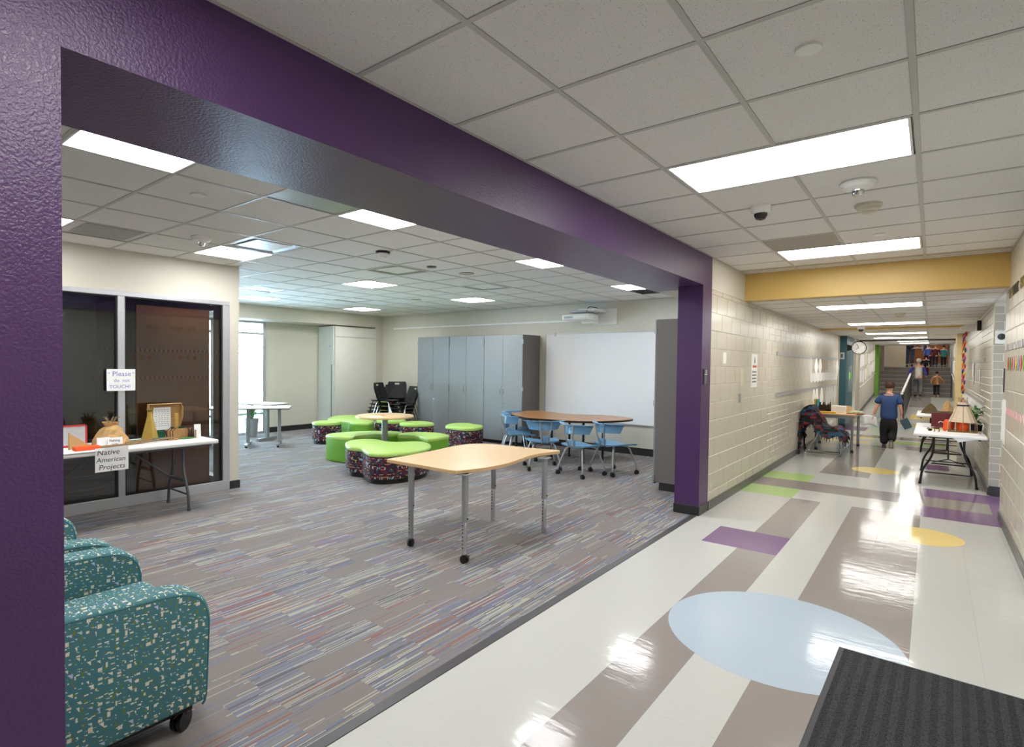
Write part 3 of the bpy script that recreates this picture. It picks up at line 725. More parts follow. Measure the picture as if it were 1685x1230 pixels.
part('wall_plate', B(.02, .52, -.03, 0, -.14, .16), M_white, pj, bevel=.006); part('arm', B(-.05, .3, -.45, -.03, .08, .13), M_white, pj, bevel=.01)
part('body', B(-.3, .25, -.62, -.2, -.08, .03), M_white, pj, bevel=.035, smooth=True, seg=4)
part('lens_hood', B(-.1, .2, -.25, -.06, -.13, -.02), M_white, pj, bevel=.03, smooth=True, seg=3)
part('carriage', B(-.2, .15, -.5, -.2, .06, .10), M_steel, pj, bevel=.006); part('cable', MB().tube([(0, -.3, .1), (.05, -.2, .19), (.15, -.12, .17), (.2, -.03, .12)], .008, 6), M_black, pj, smooth=True)
part('vent_slot', B(-.24, -.06, -.623, -.619, -.05, -.01), M_gray_leg, pj)

# ================================================================== WARDROBE BOX (operable wall pocket)
cb = thing('wall_cabinet', (-11.02, 8.62, 0), 0, 'tall white full-height closet box in the window recess', 'closet')
part('body', B(-.64, 0, -.645, .6, .02, 2.46), M_white_wall, cb); part('front_door', B(0, .02, -.63, .6, .05, 2.2), mat('closet_white', '#dcd9d0', .45), cb, bevel=.003)
part('top_panel', B(0, .022, -.63, .6, 2.215, 2.44), mat('closet_white', '#dcd9d0', .45), cb, bevel=.003)
part('side_door', B(-.62, -.03, -.66, -.645, .02, 2.46), mat('closet_side', '#d7dcd8', .4), cb, bevel=.003)
part('pull_strip', B(-.10, -.055, -.668, -.66, .25, 1.55), M_gray_leg, cb, label='grey vertical pull strip')
text('UPS', .07, cb, (-.2, -.6605, 1.96), (PI/2, 0, 0), mat('blue_print', '#6f9bd0', .5))

# ================================================================== MAPLE TABLE (front)
mt = thing('activity_table', (-3.3, 3.97, 0), 0, 'wavy maple-topped table on silver legs, nearest in the carpeted area', 'table')
L_ = [(-3.755, 3.30), (-3.757, 3.52), (-3.775, 3.694), (-3.79, 3.90), (-3.83, 4.15), (-3.845, 4.33), (-3.81, 4.50), (-3.70, 4.615), (-3.5, 4.66), (-3.2, 4.69), (-2.92, 4.76), (-2.87, 4.72), (-2.915, 4.50), (-2.92, 4.285), (-2.874, 4.063), (-2.835, 3.80), (-2.855, 3.56), (-2.92, 3.33), (-2.98, 3.275), (-3.3, 3.275), (-3.70, 3.27)]
o_ = smooth_loop([(x+3.3, y-3.97) for x, y in L_], 4)
part('tabletop', MB().prism(o_, .72, .75, 1, 0), [M_maple, M_maple_edge], mt, bevel=.004)
for i, (x, y) in enumerate([(-3.53, 3.36), (-2.90, 3.35), (-3.475, 4.454), (-2.85, 4.441)]):
    g = MB(); x -= -3.3; y -= 3.97; zb_ = .07 if i < 2 else .0
    g.tube([(x, y, .72), (x, y, .33)], .027, 14); g.box(x-.05, x+.05, y-.05, y+.05, .712, .72)
    q = part('leg', g, M_gray_leg, mt, smooth=True)
    h = MB(); h.tube([(x, y, .34), (x, y, zb_)], .0225, 14)
    part('leg_insert', h, M_chrome if i != 0 else M_gray_leg, q, smooth=True)
    kn = MB()
    for k in range(7): kn.box(x-.004, x+.004, y-.0245, y-.02, .12+k*.03, .13+k*.03)
    part('height_hole', kn, M_black, q, kind='stuff')
    part('clamp_screw', MB().cyl((x+.026, y, .36), .006, .01, 8, 0, 'x'), M_black, q)
    if i < 2: caster(mt, x, y, .031, .5+i)

# ================================================================== OTTOMANS, BENCHES, ROUND TABLE
def ottoman(name, label, out, cx, cy, side, top, base=True, h=.42, sub=4, group=None, cat='ottoman'):
    t = thing(name, (cx, cy, 0), 0, label, cat, group); o = smooth_loop([(x-cx, y-cy) for x, y in out], sub) if sub else [(x-cx, y-cy) for x, y in out]
    def inset(f): return [(x*f, y*f) for x, y in o]
    n = len(o); z0 = .07 if base else .01
    q = MB(); lv = [(.985, z0), (1, z0+.02), (1, h-.05)]
    vs = [(x*f, y*f, z) for f, z in lv for x, y in o]; fs = [(k*n+i, k*n+(i+1) % n, (k+1)*n+(i+1) % n, (k+1)*n+i) for k in range(len(lv)-1) for i in range(n)]+[tuple(range(n-1, -1, -1))]
    q.add(vs, fs)
    # side panels need a UV that follows the outline
    me = mesh('body', q, side, smooth=True); per = [0]
    for i in range(n): per.append(per[-1]+math.hypot(o[(i+1) % n][0]-o[i][0], o[(i+1) % n][1]-o[i][1]))
    uv = me.uv_layers[0].data
    for p_ in me.polygons:
        if len(p_.vertices) != 4: continue
        idx = [min(range(n), key=lambda i: (o[i][0]-me.vertices[v].co.x)**2+(o[i][1]-me.vertices[v].co.y)**2) for v in p_.vertices]
        wrap = max(idx)-min(idx) > n/2
        for l, v, i in zip(p_.loop_indices, p_.vertices, idx): uv[l].uv = (per[i+n if (wrap and i < n/2) else i] if i+n < len(per) or not (wrap and i < n/2) else per[-1]+per[i], me.vertices[v].co.z)
    link('body', me, t)
    q = MB(); lv = [(1, h-.052), (1.012, h-.04), (1.012, h-.022), (1.0, h-.008), (.97, h), (.6, h+.006), (.02, h+.008)]
    vs = [(x*f, y*f, z) for f, z in lv for x, y in o]; fs = [(k*n+i, k*n+(i+1) % n, (k+1)*n+(i+1) % n, (k+1)*n+i) for k in range(len(lv)-1) for i in range(n)]+[tuple((len(lv)-1)*n+i for i in range(n)), tuple(range(n-1, -1, -1))]
    q.add(vs, fs); part('seat_pad', q, top, t, smooth=True)
    if base:
        b = MB().prism(inset(.93), 0, .072); part('base', b, M_black, t)
    return t
def blob(cx, cy, r, ang, k=12, amp=0, lobes=3): return [(cx+(r+amp*math.cos(lobes*(2*PI*i/k)))*math.cos(2*PI*i/k+ang), cy+(r+amp*math.cos(lobes*(2*PI*i/k)))*math.sin(2*PI*i/k+ang)) for i in range(k)]
def scl(L, cx, cy, f=1.0): return [(cx+(x-cx)*f, cy+(y-cy)*f) for x, y in L]
ottoman('cloud_ottoman', 'big cloud-shaped ottoman with plaid sides and lime top in front of the round table', [(-6.56, 4.96), (-6.80, 5.14), (-6.90, 5.34), (-6.87, 5.52), (-6.70, 5.62), (-6.45, 5.58), (-6.24, 5.64), (-6.12, 5.85), (-5.95, 5.93), (-5.70, 5.80), (-5.50, 5.55), (-5.43, 5.28), (-5.47, 5.0), (-5.56, 4.80), (-5.75, 4.73), (-6.0, 4.83), (-6.15, 4.90), (-6.35, 4.86)], -6.15, 5.3, M_plaid, M_lime)
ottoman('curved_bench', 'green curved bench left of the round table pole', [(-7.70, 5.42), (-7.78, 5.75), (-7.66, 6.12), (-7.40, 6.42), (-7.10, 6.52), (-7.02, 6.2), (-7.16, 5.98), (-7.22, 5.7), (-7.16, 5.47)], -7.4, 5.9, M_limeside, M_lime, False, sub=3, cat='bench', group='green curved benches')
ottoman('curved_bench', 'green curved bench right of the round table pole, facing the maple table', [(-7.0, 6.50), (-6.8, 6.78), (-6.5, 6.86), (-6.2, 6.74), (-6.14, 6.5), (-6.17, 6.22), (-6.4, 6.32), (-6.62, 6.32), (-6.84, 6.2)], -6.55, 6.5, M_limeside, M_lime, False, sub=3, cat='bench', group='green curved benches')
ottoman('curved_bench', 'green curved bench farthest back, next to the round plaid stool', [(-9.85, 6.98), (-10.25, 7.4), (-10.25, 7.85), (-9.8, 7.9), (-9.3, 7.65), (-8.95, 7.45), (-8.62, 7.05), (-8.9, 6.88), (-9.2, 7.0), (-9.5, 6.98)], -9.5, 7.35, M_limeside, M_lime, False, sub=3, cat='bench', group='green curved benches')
ottoman('round_ottoman', 'round plaid stool with lime top at the left of the benches', blob(-9.38, 6.62, .28, 0), -9.38, 6.62, M_plaid, M_lime)
ottoman('round_ottoman', 'plaid ottoman with lime top standing before the right cabinet, behind the maple table', scl([(-7.42, 7.95), (-7.5, 8.3), (-7.3, 8.5), (-7.05, 8.42), (-6.8, 8.4), (-6.6, 8.2), (-6.5, 7.85), (-6.65, 7.65), (-6.9, 7.62), (-7.2, 7.66)], -6.95, 8.0, .86), -6.95, 8.0, M_plaid, M_lime)
ottoman('round_ottoman', 'plaid ottoman half hidden between stacked chairs and green bench', blob(-8.0, 7.75, .33, .3, amp=.03), -8.0, 7.75, M_plaid, M_lime)
ottoman('round_ottoman', 'plaid ottoman glimpsed under the round table, left of its pole', blob(-8.75, 7.75, .3, .3, amp=.02), -8.75, 7.75, M_plaid, M_lime)
rt = thing('round_table', (-6.90, 5.97, 0), 0, 'round maple cafe table on a grey post among the green benches', 'table')
part('tabletop', MB().lathe([(.455, .722), (.465, .727), (.465, .748), (.46, .752), (.0001, .752)], seg=56).lathe([(.0001, .722), (.455, .722)], seg=56), M_maple, rt, smooth=True)
part('post', MB().cyl((0, 0, .04), .05, .69, 20), M_gray_leg, rt, smooth=True); part('foot', MB().lathe([(.22, 0), (.22, .015), (.06, .04), (.0001, .04)], seg=32), M_gray_leg, rt, smooth=True)
def note(x, y, z, label, a=.3): solo('sticky_note', B(-.035, .035, -.03, .03, 0, .002), M_pink, label, 'note', loc=(x, y, z), rot=(0, 0, a))
note(-6.93, 5.95, .7525, 'small pink paper slip on the round table')

# ================================================================== BLUE CHAIRS AND BROWN TABLE
bt = thing('wavy_table', (-4.95, 8.2, 0), 0, 'long wavy brown table with black edge in front of the whiteboard', 'table')
ob = [(-5.85, 7.98), (-6.02, 8.3), (-6.02, 8.65), (-5.85, 8.88), (-5.55, 8.86), (-5.3, 8.74), (-5.03, 8.70), (-4.8, 8.82), (-4.55, 8.96), (-4.3, 8.95), (-4.0, 8.84), (-3.86, 8.68), (-3.87, 8.4), (-3.98, 8.15), (-4.15, 7.86), (-4.43, 7.68), (-4.8, 7.64), (-5.19, 7.60), (-5.55, 7.76)]
oo = smooth_loop([(x+4.95, y-8.2) for x, y in ob], 4)
part('tabletop', MB().prism(oo, .70, .722, 1, 0), [M_oak, M_oak], bt, bevel=.002); part('edge_band', MB().prism([(x*1.006, y*1.006) for x, y in oo], .688, .7005), M_black, bt)
eb = MB(); n = len(oo)
eb.add([(x*1.006, y*1.006, z) for z in (.688, .716) for x, y in oo], [(i, (i+1) % n, n+(i+1) % n, n+i) for i in range(n)]); part('edge_trim', eb, M_black, bt)
for x, y in [(-.85, .35), (-.75, -.25), (-.05, -.2), (.62, .35), (.55, -.2), (.0, .3)]: part('leg', MB().tube([(x, y, .69), (x, y, .0)], .02, 12).cyl((x, y, 0), .024, .03, 12), M_black, bt, smooth=True)
def blue_chair():
    t = thing('student_chair', (0, 0, 0), 0, '', 'chair')
    # faces +Y; seat
    def seat(u, v):
        x = (u-.5)*.50*(1-.12*abs(v-.5)*2*(v < .5)); y = -.2+v*.43; z = .445+.012*math.cos((u-.5)*PI)*-1-.02*max(0, v-.8)*5*.5+.012*abs(u-.5)*2
        return (x, y, z)
    s1 = MB(); s1.grid(seat, 10, 8); s1.grid(lambda u, v: (seat(u, v)[0]*.97, seat(u, v)[1]*.97, seat(u, v)[2]-.022), 10, 8)
    for edge in (lambda q: (q, 0), lambda q: (q, 1), lambda q: (0, q), lambda q: (1, q)):
        s1.grid(lambda u, v: tuple(Vector(seat(*edge(u))).lerp(Vector((seat(*edge(u))[0]*.97, seat(*edge(u))[1]*.97, seat(*edge(u))[2]-.022)), v)), 10, 1)
    part('seat', s1, M_blue, t, smooth=True)
    def back(u, z): a = (u-.5)*2; return (a*.285, -.25+.17*a*a, z)
    b = MB()
    for off in (0, .012):
        b.grid(lambda u, v: (back(u, 0)[0]*(.78+.22*v)*(1 if 1 else 1), back(u, 0)[1]+off-.015*(1-v), .615+v*.135), 12, 4)
    b.grid(lambda u, v: (back(u, 0)[0]*.78, back(u, 0)[1]-.015+.012*v, .63), 12, 1)
    for e in (0, 1): b.grid(lambda u, v: (back(e, 0)[0]*(.78+.22*u), back(e, 0)[1]+.012*v-.015*(1-u), .63+u*.12), 4, 1)
    part('backrest', b, M_blue, t, smooth=True)
    r = MB(); rim = lambda u, v: (back(u, 0)[0]*(1.0+.14*v), back(u, 0)[1]-.06*v*(1-.3*abs(u-.5)), .752+.004*v)
    r.grid(rim, 12, 2); r.grid(lambda u, v: (rim(u, v)[0], rim(u, v)[1], rim(u, v)[2]-.01), 12, 2); r.grid(lambda u, v: (rim(u, 1)[0], rim(u, 1)[1], rim(u, 1)[2]-.01*v), 12, 1); r.grid(lambda u, v: (rim(u, 0)[0], rim(u, 0)[1], rim(u, 0)[2]-.01*v), 12, 1)
    for e in (0, 1): r.grid(lambda u, v: (rim(e, u)[0], rim(e, u)[1], rim(e, u)[2]-.01*v), 2, 1)
    part('top_rim', r, M_blue, t, smooth=True)
    part('lumbar_strip', MB().box(-.07, .07, -.225, -.21, .45, .53), M_blue, t, bevel=.01, smooth=True)
    for s in (-1, 1):
        part('back_post', MB().tube(fillet([(s*.04, -.10, .415), (s*.045, -.22, .42), (s*.075, -.275, .62), (s*.085, -.28, .74)], .05), .0125, 8), M_steel, t, smooth=True)
    for sx in (-1, 1):
        for sy in (-1, 1):
            part('leg', MB().tube(fillet([(sx*.08, sy*.08, .42), (sx*.155, sy*.155, .40), (sx*.235, sy*.235, .12), (sx*.238, sy*.238, .065)], .05), .0125, 8), M_steel, t, smooth=True)
            caster(t, sx*.238, sy*.238, .029, sx*.7+sy)
    return t
bc = blue_chair()
specs = [(-3.97, 7.17, -.22, 'light blue caster chair in the middle of the near side, its legs fully in view'),
         (-4.68, 7.22, .75, 'light blue caster chair left of the middle one, partly behind the maple table corner'),
         (-3.68, 7.62, -.36, 'light blue caster chair at the right end of the brown table'),
         (-5.42, 7.62, -.7, 'light blue caster chair at the left end of the table, before the right cabinet'),
         (-5.78, 8.12, -1.35, 'light blue caster chair hidden deepest behind the left end of the brown table')]
for i, (x, y, r, lb) in enumerate(specs):
    c = bc if i == 0 else copy_tree(bc); c.location = (x, y, 0); c.rotation_euler = (0, 0, r); c['label'] = lb; c['group'] = 'light blue chairs at the brown table'

# ================================================================== STACKED BLACK CHAIRS
def black_chair():
    t = thing('stacking_chair', (0, 0, 0), 0, '', 'chair')
    def sh(u, v):
        a = (u-.5)*2
        if v < .5:
            q = v*2; return (a*(.2+.02*math.sin(q*PI)), .2-.38*q, .44+.012*a*a-.01*math.sin(q*PI))
        q = (v-.5)*2; wd = .11+.115*math.sin(min(1, q*1.25)*PI*.56); return (a*wd*(1-.12*max(0, q-.85)*6), -.18-.035*q-.04*a*a*-1-.02*q, .455+.36*q)
    s_ = MB(); s_.grid(sh, 8, 20); s_.grid(lambda u, v: (sh(u, v)[0]*.98, sh(u, v)[1]-.012 if v > .5 else sh(u, v)[1], sh(u, v)[2]-(.014 if v <= .5 else 0)), 8, 20)
    keep = [i for i, f_ in enumerate(s_.f) if not (sum(s_.v[q][2] for q in f_)/4 > .745 and sum(s_.v[q][2] for q in f_)/4 < .79 and abs(sum(s_.v[q][0] for q in f_)/4) < .05)]
    s_.f = [s_.f[i] for i in keep]; s_.mi = [s_.mi[i] for i in keep]
    part('shell', s_, M_blk_chair, t, smooth=True)
    g = MB().lathe([(.014, 0), (.014, .03), (.0001, .03)], (0, 0, 0), 8)
    for s in (-1, 1):
        part('side_frame', MB().tube(fillet([(s*.235, .21, 0), (s*.19, .15, .42), (s*.19, -.12, .425), (s*.235, -.24, 0)], .05), .011, 8), M_chrome, t, smooth=True)
    part('cross_bar', MB().tube([(-.19, .1, .42), (.19, .1, .42)], .009, 6), M_chrome, t)
    return t
bk = black_chair(); first = [True]
def stack(x, y, rz, n, name, dz=.085, tilt=0, dy=-.035):
    for k in range(n):
        c = bk if first[0] else copy_tree(bk); first[0] = False
        off = Vector((0, dy*k, dz*k)); off.rotate(Euler((0, 0, rz))); c.location = (x+off.x, y+off.y, off.z); c.rotation_euler = (tilt, 0, rz)
        pos = 'top' if k == n-1 else ('bottom' if k == 0 else ['second', 'third', 'fourth', 'fifth'][k-1]+' from the floor')
        c['label'] = 'black stacking chair, '+pos+(' one' if pos in ('top', 'bottom') else '')+' in the '+name; c['group'] = 'stacked black chairs in the corner'
stack(-10.38, 8.75, 2.85, 4, 'stack next to the white closet')
stack(-9.8, 8.85, -2.3, 5, 'stack behind, second from the closet')
stack(-9.33, 8.6, 2.95, 4, 'tall stack beside the left cabinet', .085)
stack(-9.0, 8.0, -1.2, 5, 'short stack right behind the round table', .09)
note(-10.42, 8.6, .74, 'pink paper slip on the chair stack by the closet', .2); note(-9.42, 8.3, .71, 'pink paper slip on the chair stack by the left cabinet', .6)

# ================================================================== TEAL ARMCHAIRS
def armchair():
    t = thing('armchair', (0, 0, 0), 0, '', 'armchair')   # x: 0 (right arm outer face) .. -.92 ; front towards +Y at y=0
    def arm(x0, x1, nm='arm'):
        prof = [(-.86, .10), (-.01, .13), (.0, .17), (.012, .50), (-.012, .58), (-.07, .625), (-.16, .64), (-.5, .655), (-.86, .66)]
        o = []
        P_ = fillet([(0, a, b) for a, b in prof], .05, 3)
        q = MB(); n = len(P_); vs = [(x, p.y, p.z) for x in (x0, x1) for p in P_]
        q.add(vs, [tuple(range(n)), tuple(range(2*n-1, n-1, -1))]+[(i, n+i, n+(i+1) % n, (i+1) % n) for i in range(n)])
        a_ = part(nm, q, M_confetti, t, bevel=.028, smooth=True, seg=4)
        pip = MB()
        for x in (x0+.004, x1-.004):
            pip.tube([Vector((x, p.y-.012, p.z-.012)) for p in P_[2:-1]], .0045, 6)
        part('piping', pip, mat('piping_teal', '#2f6a72', .7), a_, smooth=True)
    arm(-.145, 0); arm(-.90, -.755)
    part('seat_cushion', B(-.752, -.148, -.70, .03, .28, .47), M_confetti, t, bevel=.05, smooth=True, seg=5)
    part('seat_base', B(-.752, -.148, -.84, -.02, .14, .30), M_confetti, t, bevel=.02, smooth=True)
    part('backrest', B(-.752, -.148, -.9, -.62, .3, .86), M_confetti, t, bevel=.07, smooth=True, seg=5)
    part('underframe', B(-.85, -.05, -.82, -.05, .092, .14), M_black, t)
    for x in (-.09, -.81):
        for y in (-.08, -.78): caster(t, x, y, .045, .6)
    return t
ac = armchair(); ac.location = (-2.42, 1.115, 0); ac['label'] = 'teal patterned armchair nearest the viewer, beside the purple pier'; ac['group'] = 'teal armchairs along the near wall'
a2 = copy_tree(ac); a2.location = (-3.42, 1.10, 0); a2['label'] = 'second teal patterned armchair, behind the nearest one'

# ================================================================== FOLDING TABLES
def folding_table(name, label, loc, w_, l_, h_, legm, y0=0):
    """x in [-w,0], y in [y0,y0+l]; legs at both ends"""
    t = thing(name, loc, 0, label, 'table')
    part('tabletop', B(-w_, 0, y0, y0+l_, h_-.045, h_), M_table_white, t, bevel=.016, smooth=True, seg=3)
    for e, yy in ((0, y0+.28), (1, y0+l_-.28)):
        for x in (-w_+.08, -.08):
            s = 1 if x > -w_/2 else -1; dx = .1*s*0
            inn = x-s*.14
            part('leg', MB().tube(fillet([(inn, yy, h_-.05), (inn, yy, .42), (x-s*.02, yy, .2), (x, yy, .0)], .12, 5), .0145, 10).cyl((x, yy, 0), .018, .03, 10), legm, t, smooth=True)
        part('cross_bar', MB().tube([(-w_+.20, yy, .3), (-.20, yy, .3)], .011, 8), legm, t, smooth=True)
        part('cross_bar', MB().tube([(-w_+.13, yy, .17), (-.13, yy, .17)], .009, 8), legm, t, smooth=True)
        d = 1 if e == 0 else -1
        part('brace', MB().tube([(-w_/2, yy+d*.5, h_-.06), (-w_/2, yy+d*.1, .36)], .009, 8).tube([(-w_/2, yy+d*.1, .36), (-w_+.22, yy, .32)], .007, 6).tube([(-w_/2, yy+d*.1, .36), (-.22, yy, .32)], .007, 6), legm, t, smooth=True)
    part('apron_rail', MB().box(-w_+.06, -w_+.085, y0+.1, y0+l_-.1, h_-.07, h_-.045).box(-.085, -.06, y0+.1, y0+l_-.1, h_-.07, h_-.045), legm, t)
    return t
GT = folding_table('folding_table', 'white folding table with craft projects in front of the dark storefront', (-6.07, 0, 0), .68, 1.83, .745, M_fold_leg, 1.07)
RT = folding_table('folding_table', 'white folding table with the lampshade-like tepee on the right of the corridor', (.585, 0, 0), .76, 1.83, .735, M_fold_black, 9.55)
RT2 = folding_table('folding_table', 'farther white table behind the dark red box on the right', (.585, 0, 0), .80, 1.4, .735, M_fold_black, 13.3)

# ---- crafts on the storefront table (top z=.745)
ZT = .745
def sign(name, label, loc, rx, rz, w_, h_, lines, parent=None, m_=M_paper):
    """paper standing in the local XZ plane facing -Y, its lettering proud of it"""
    t = thing(name, loc, rz, label, 'sign')
    part('sheet', B(-w_/2, w_/2, 0, .0015, 0, h_), m_, t)
    for (s, size, x, z, mm, sh) in lines:
        text(s, size, t, (x, -.0006, z), (PI/2, 0, 0), mm, 'lettering', .0003, shear=sh)
    return t
FX = PI/2   # rotate the local -Y face to look along +X
sign('paper_sign', 'white sheet reading Please do not TOUCH taped to the storefront mullion', (-6.805, 2.205, 1.268), 0, FX, .27, .232, [('Please', .072, -.085, .158, M_inkblue, 0), ('do  not', .05, -.07, .095, M_inkblue, 0), ('TOUCH!', .052, -.112, .027, M_inkblue, 0), ('*', .05, -.125, .165, M_inkblue, 0), ('*', .05, .105, .165, M_inkblue, 0)])
na = sign('paper_sign', 'white sheet reading Native American Projects hanging from the table edge', (-6.062, 1.885, .545), 0, FX, .275, .225, [('Native', .07, -.125, .158, M_ink, .15), ('American', .062, -.13, .09, M_ink, .15), ('Projects', .066, -.11, .02, M_ink, .15)])
bag = thing('paper_tepee', (-6.52, 2.02, ZT), 0, 'crumpled brown paper tepee tied with twigs on the storefront table', 'craft')
rb = random.Random(5); cone = MB(); seg = 14; rings = [(.15, 0), (.14, .05), (.115, .1), (.085, .15), (.05, .185), (.07, .225)]
vs = [((r*(1+rb.uniform(-.14, .14)))*math.cos(2*PI*i/seg), (r*(1+rb.uniform(-.14, .14)))*math.sin(2*PI*i/seg), z+rb.uniform(-.008, .008)*(z > 0)) for r, z in rings for i in range(seg)]
cone.add(vs, [(k*seg+i, k*seg+(i+1) % seg, (k+1)*seg+(i+1) % seg, (k+1)*seg+i) for k in range(len(rings)-1) for i in range(seg)]); part('paper_cover', cone, M_kraft, bag)
tw = MB()
for k in range(7): a = k*.9; tw.tube([(0, 0, .1), (math.cos(a)*.012, math.sin(a)*.012, .2), (math.cos(a)*.05, math.sin(a)*.05, .25+.01*(k % 3)), (math.cos(a)*.075, math.sin(a)*.075+.01, .27)], [.006, .005, .004, .002], 5)
part('twig_bundle', tw, M_stick, bag, smooth=True)
part('drawing_patch', B(.13, .134, -.04, .03, .05, .11), M_paper, bag, rot=(0, -.45, 0))
fp = thing('name_card', (-6.30, 1.99, ZT), FX, 'folded card reading Fishing pole in front of the paper tepee', 'sign')
fm = MB(); fm.add([(-.065, 0, 0), (.065, 0, 0), (.065, .02, .085), (-.065, .02, .085), (-.065, .045, 0), (.065, .045, 0)], [(0, 1, 2, 3), (3, 2, 5, 4)]); part('card', fm, M_paper, fp)
text('Fishing', .034, fp, (-.05, .0095, .045), (PI/2-.23, 0, 0), M_ink); text('pole', .03, fp, (-.03, .002, .012), (PI/2-.23, 0, 0), M_ink)
f2 = thing('name_card', (-6.33, 1.90, ZT), FX+.1, 'second folded white card just left of the Fishing pole card', 'sign'); fm2 = MB(); fm2.add([(-.055, 0, 0), (.055, 0, 0), (.055, .02, .09), (-.055, .02, .09), (-.055, .045, 0), (.055, .045, 0)], [(0, 1, 2, 3), (3, 2, 5, 4)]); part('card', fm2, M_paper, f2)
solo('fishing_pole', MB().tube([(-6.20, 1.72, ZT+.012), (-6.22, 1.95, ZT+.016), (-6.27, 2.2, ZT+.014), (-6.30, 2.45, ZT+.03), (-6.36, 2.62, ZT+.03)], [.013, .012, .011, .010, .007], 7), M_stick, 'long crooked stick lying along the front table edge', 'stick', smooth=True)
solo('bark_stick', MB().tube([(-6.38, 2.1, ZT+.012), (-6.42, 2.3, ZT+.014), (-6.43, 2.5, ZT+.012)], [.01, .012, .009], 7), M_stick, 'shorter stick lying behind the long crooked stick', 'stick', smooth=True)
solo('green_felt_roll', MB().tube([(-6.38, 2.36, ZT+.02), (-6.36, 2.5, ZT+.022)], .016, 10), M_boxgreen, 'dark green fabric roll on the sticks in front of the yellow pyramid', 'fabric roll', smooth=True)
solo('green_paper', B(-6.62, -6.5, 2.15, 2.36, ZT, ZT+.004), mat('green_card', '#2a7a58', .7), 'flat green paper lying behind the sticks', 'paper')
py = thing('paper_pyramid', (-6.52, 2.38, ZT), .5, 'tall gold paper pyramid on the storefront table', 'craft')
pm = MB(); hw = .072; pm.add([(-hw, -hw*.6, 0), (hw, -hw*.6, 0), (hw, hw*.6, 0), (-hw, hw*.6, 0), (-.012, -.008, .31), (.012, -.008, .31), (.012, .008, .31), (-.012, .008, .31)], [(0, 1, 5, 4), (1, 2, 6, 5), (2, 3, 7, 6), (3, 0, 4, 7), (4, 5, 6, 7), (3, 2, 1, 0)]); part('body', pm, mat('gold_paper', '#b69746', .6, var=.15), py)
tq = MB()
for k in range(6): a = k*1.05; tq.tube([(0, 0, .3), (.035*math.cos(a), .035*math.sin(a), .335)], [.01, .004], 5)
part('tassel', tq, mat('gold_tassel', '#7b6a1f', .7), py)
gb = thing('shoe_box', (-6.62, 2.60, ZT), 0, 'green shoebox with raised kraft lid and a handwritten page inside', 'box')
g = MB(); W2, D2, H2 = .17, .10, .10
g.box(-D2, D2, -W2, W2, 0, .004); g.box(D2-.004, D2, -W2, W2, 0, H2); g.box(-D2, -D2+.004, -W2, W2, 0, H2); g.box(-D2, D2, -W2, -W2+.004, 0, H2); g.box(-D2, D2, W2-.004, W2, 0, H2); part('tray', g, M_boxgreen, gb)
l = MB(); l.box(-D2-.012, -D2-.006, -W2, W2, H2, .37); l.add([(-D2-.006, -W2, H2), (-D2+.05, -W2, .30), (-D2+.05, -W2, .37), (-D2-.006, -W2, .37), (-D2-.006, -W2-.003, H2), (-D2+.05, -W2-.003, .30), (-D2+.05, -W2-.003, .37), (-D2-.006, -W2-.003, .37)], [(0, 1, 2, 3), (7, 6, 5, 4), (0, 4, 5, 1), (1, 5, 6, 2), (2, 6, 7, 3)])
l.add([(-D2-.006, W2, H2), (-D2+.07, W2, .22), (-D2+.07, W2, .33), (-D2-.006, W2, .37), (-D2-.006, W2+.003, H2), (-D2+.07, W2+.003, .22), (-D2+.07, W2+.003, .33), (-D2-.006, W2+.003, .37)], [(0, 1, 2, 3), (7, 6, 5, 4), (0, 4, 5, 1), (1, 5, 6, 2), (2, 6, 7, 3)]); l.box(-D2-.006, -D2+.055, -W2, W2, .366, .37)
part('lid', l, M_kraft, gb)
pg = part('page', B(-.085, -.083, -.12, .06, .07, .33), M_paper, gb)
ln = MB()
for k in range(9):
    for q in range(5):
        y = -.105+q*.03+(k % 3)*.004; ln.box(-.0825, -.0818, y, y+.02, .30-k*.022, .303-k*.022)
part('handwriting', ln, M_ink, pg, kind='stuff')
part('totem_pole', MB().box(-.04, -.005, .075, .11, .09, .26), mat('totem_wood', '#c69a4a', .6, var=.3, scale=60), gb, bevel=.004)
di = thing('diorama_box', (-6.42, 2.66, ZT), 0, 'open cardboard diorama with twig figures in front of the green shoebox', 'craft')
d_ = MB(); d_.box(-.02, -.016, -.16, .12, 0, .11); d_.box(-.02, .07, -.16, -.156, 0, .1); d_.box(-.02, .08, .116, .12, 0, .09); d_.box(-.02, .08, -.16, .12, 0, .004); part('card_walls', d_, M_card, di)
tf = MB(); rb = random.Random(2)
for k in range(16): y = rb.choice([-.14, -.12, .05, .08, .1])+rb.uniform(-.02, .02); tf.tube([(.03, y, .005), (.03+rb.uniform(-.02, .02), y+rb.uniform(-.03, .03), .09), (.03+rb.uniform(-.03, .03), y+rb.uniform(-.06, .06), .14)], [.005, .004, .002], 5)
part('twigs', tf, mat('dark_twig', '#4a3230', .8), di, kind='stuff'); part('moss', MB().ball((.05, .03, .004), .05, 12, 0, (1, 1.8, .25)), M_leaf, di)
solo('white_card', B(-.002, 0, -.03, .04, 0, .15), M_paper, 'plain white card leaning at the right end of the craft table', 'card', loc=(-6.36, 2.80, ZT), rot=(0, -.1, 0))
solo('orange_strip', B(-.05, .05, -.12, .08, 0, .04), M_orange, 'bright orange foam strip at the left end of the craft table', 'craft', loc=(-6.20, 1.74, ZT), bevel=.006)
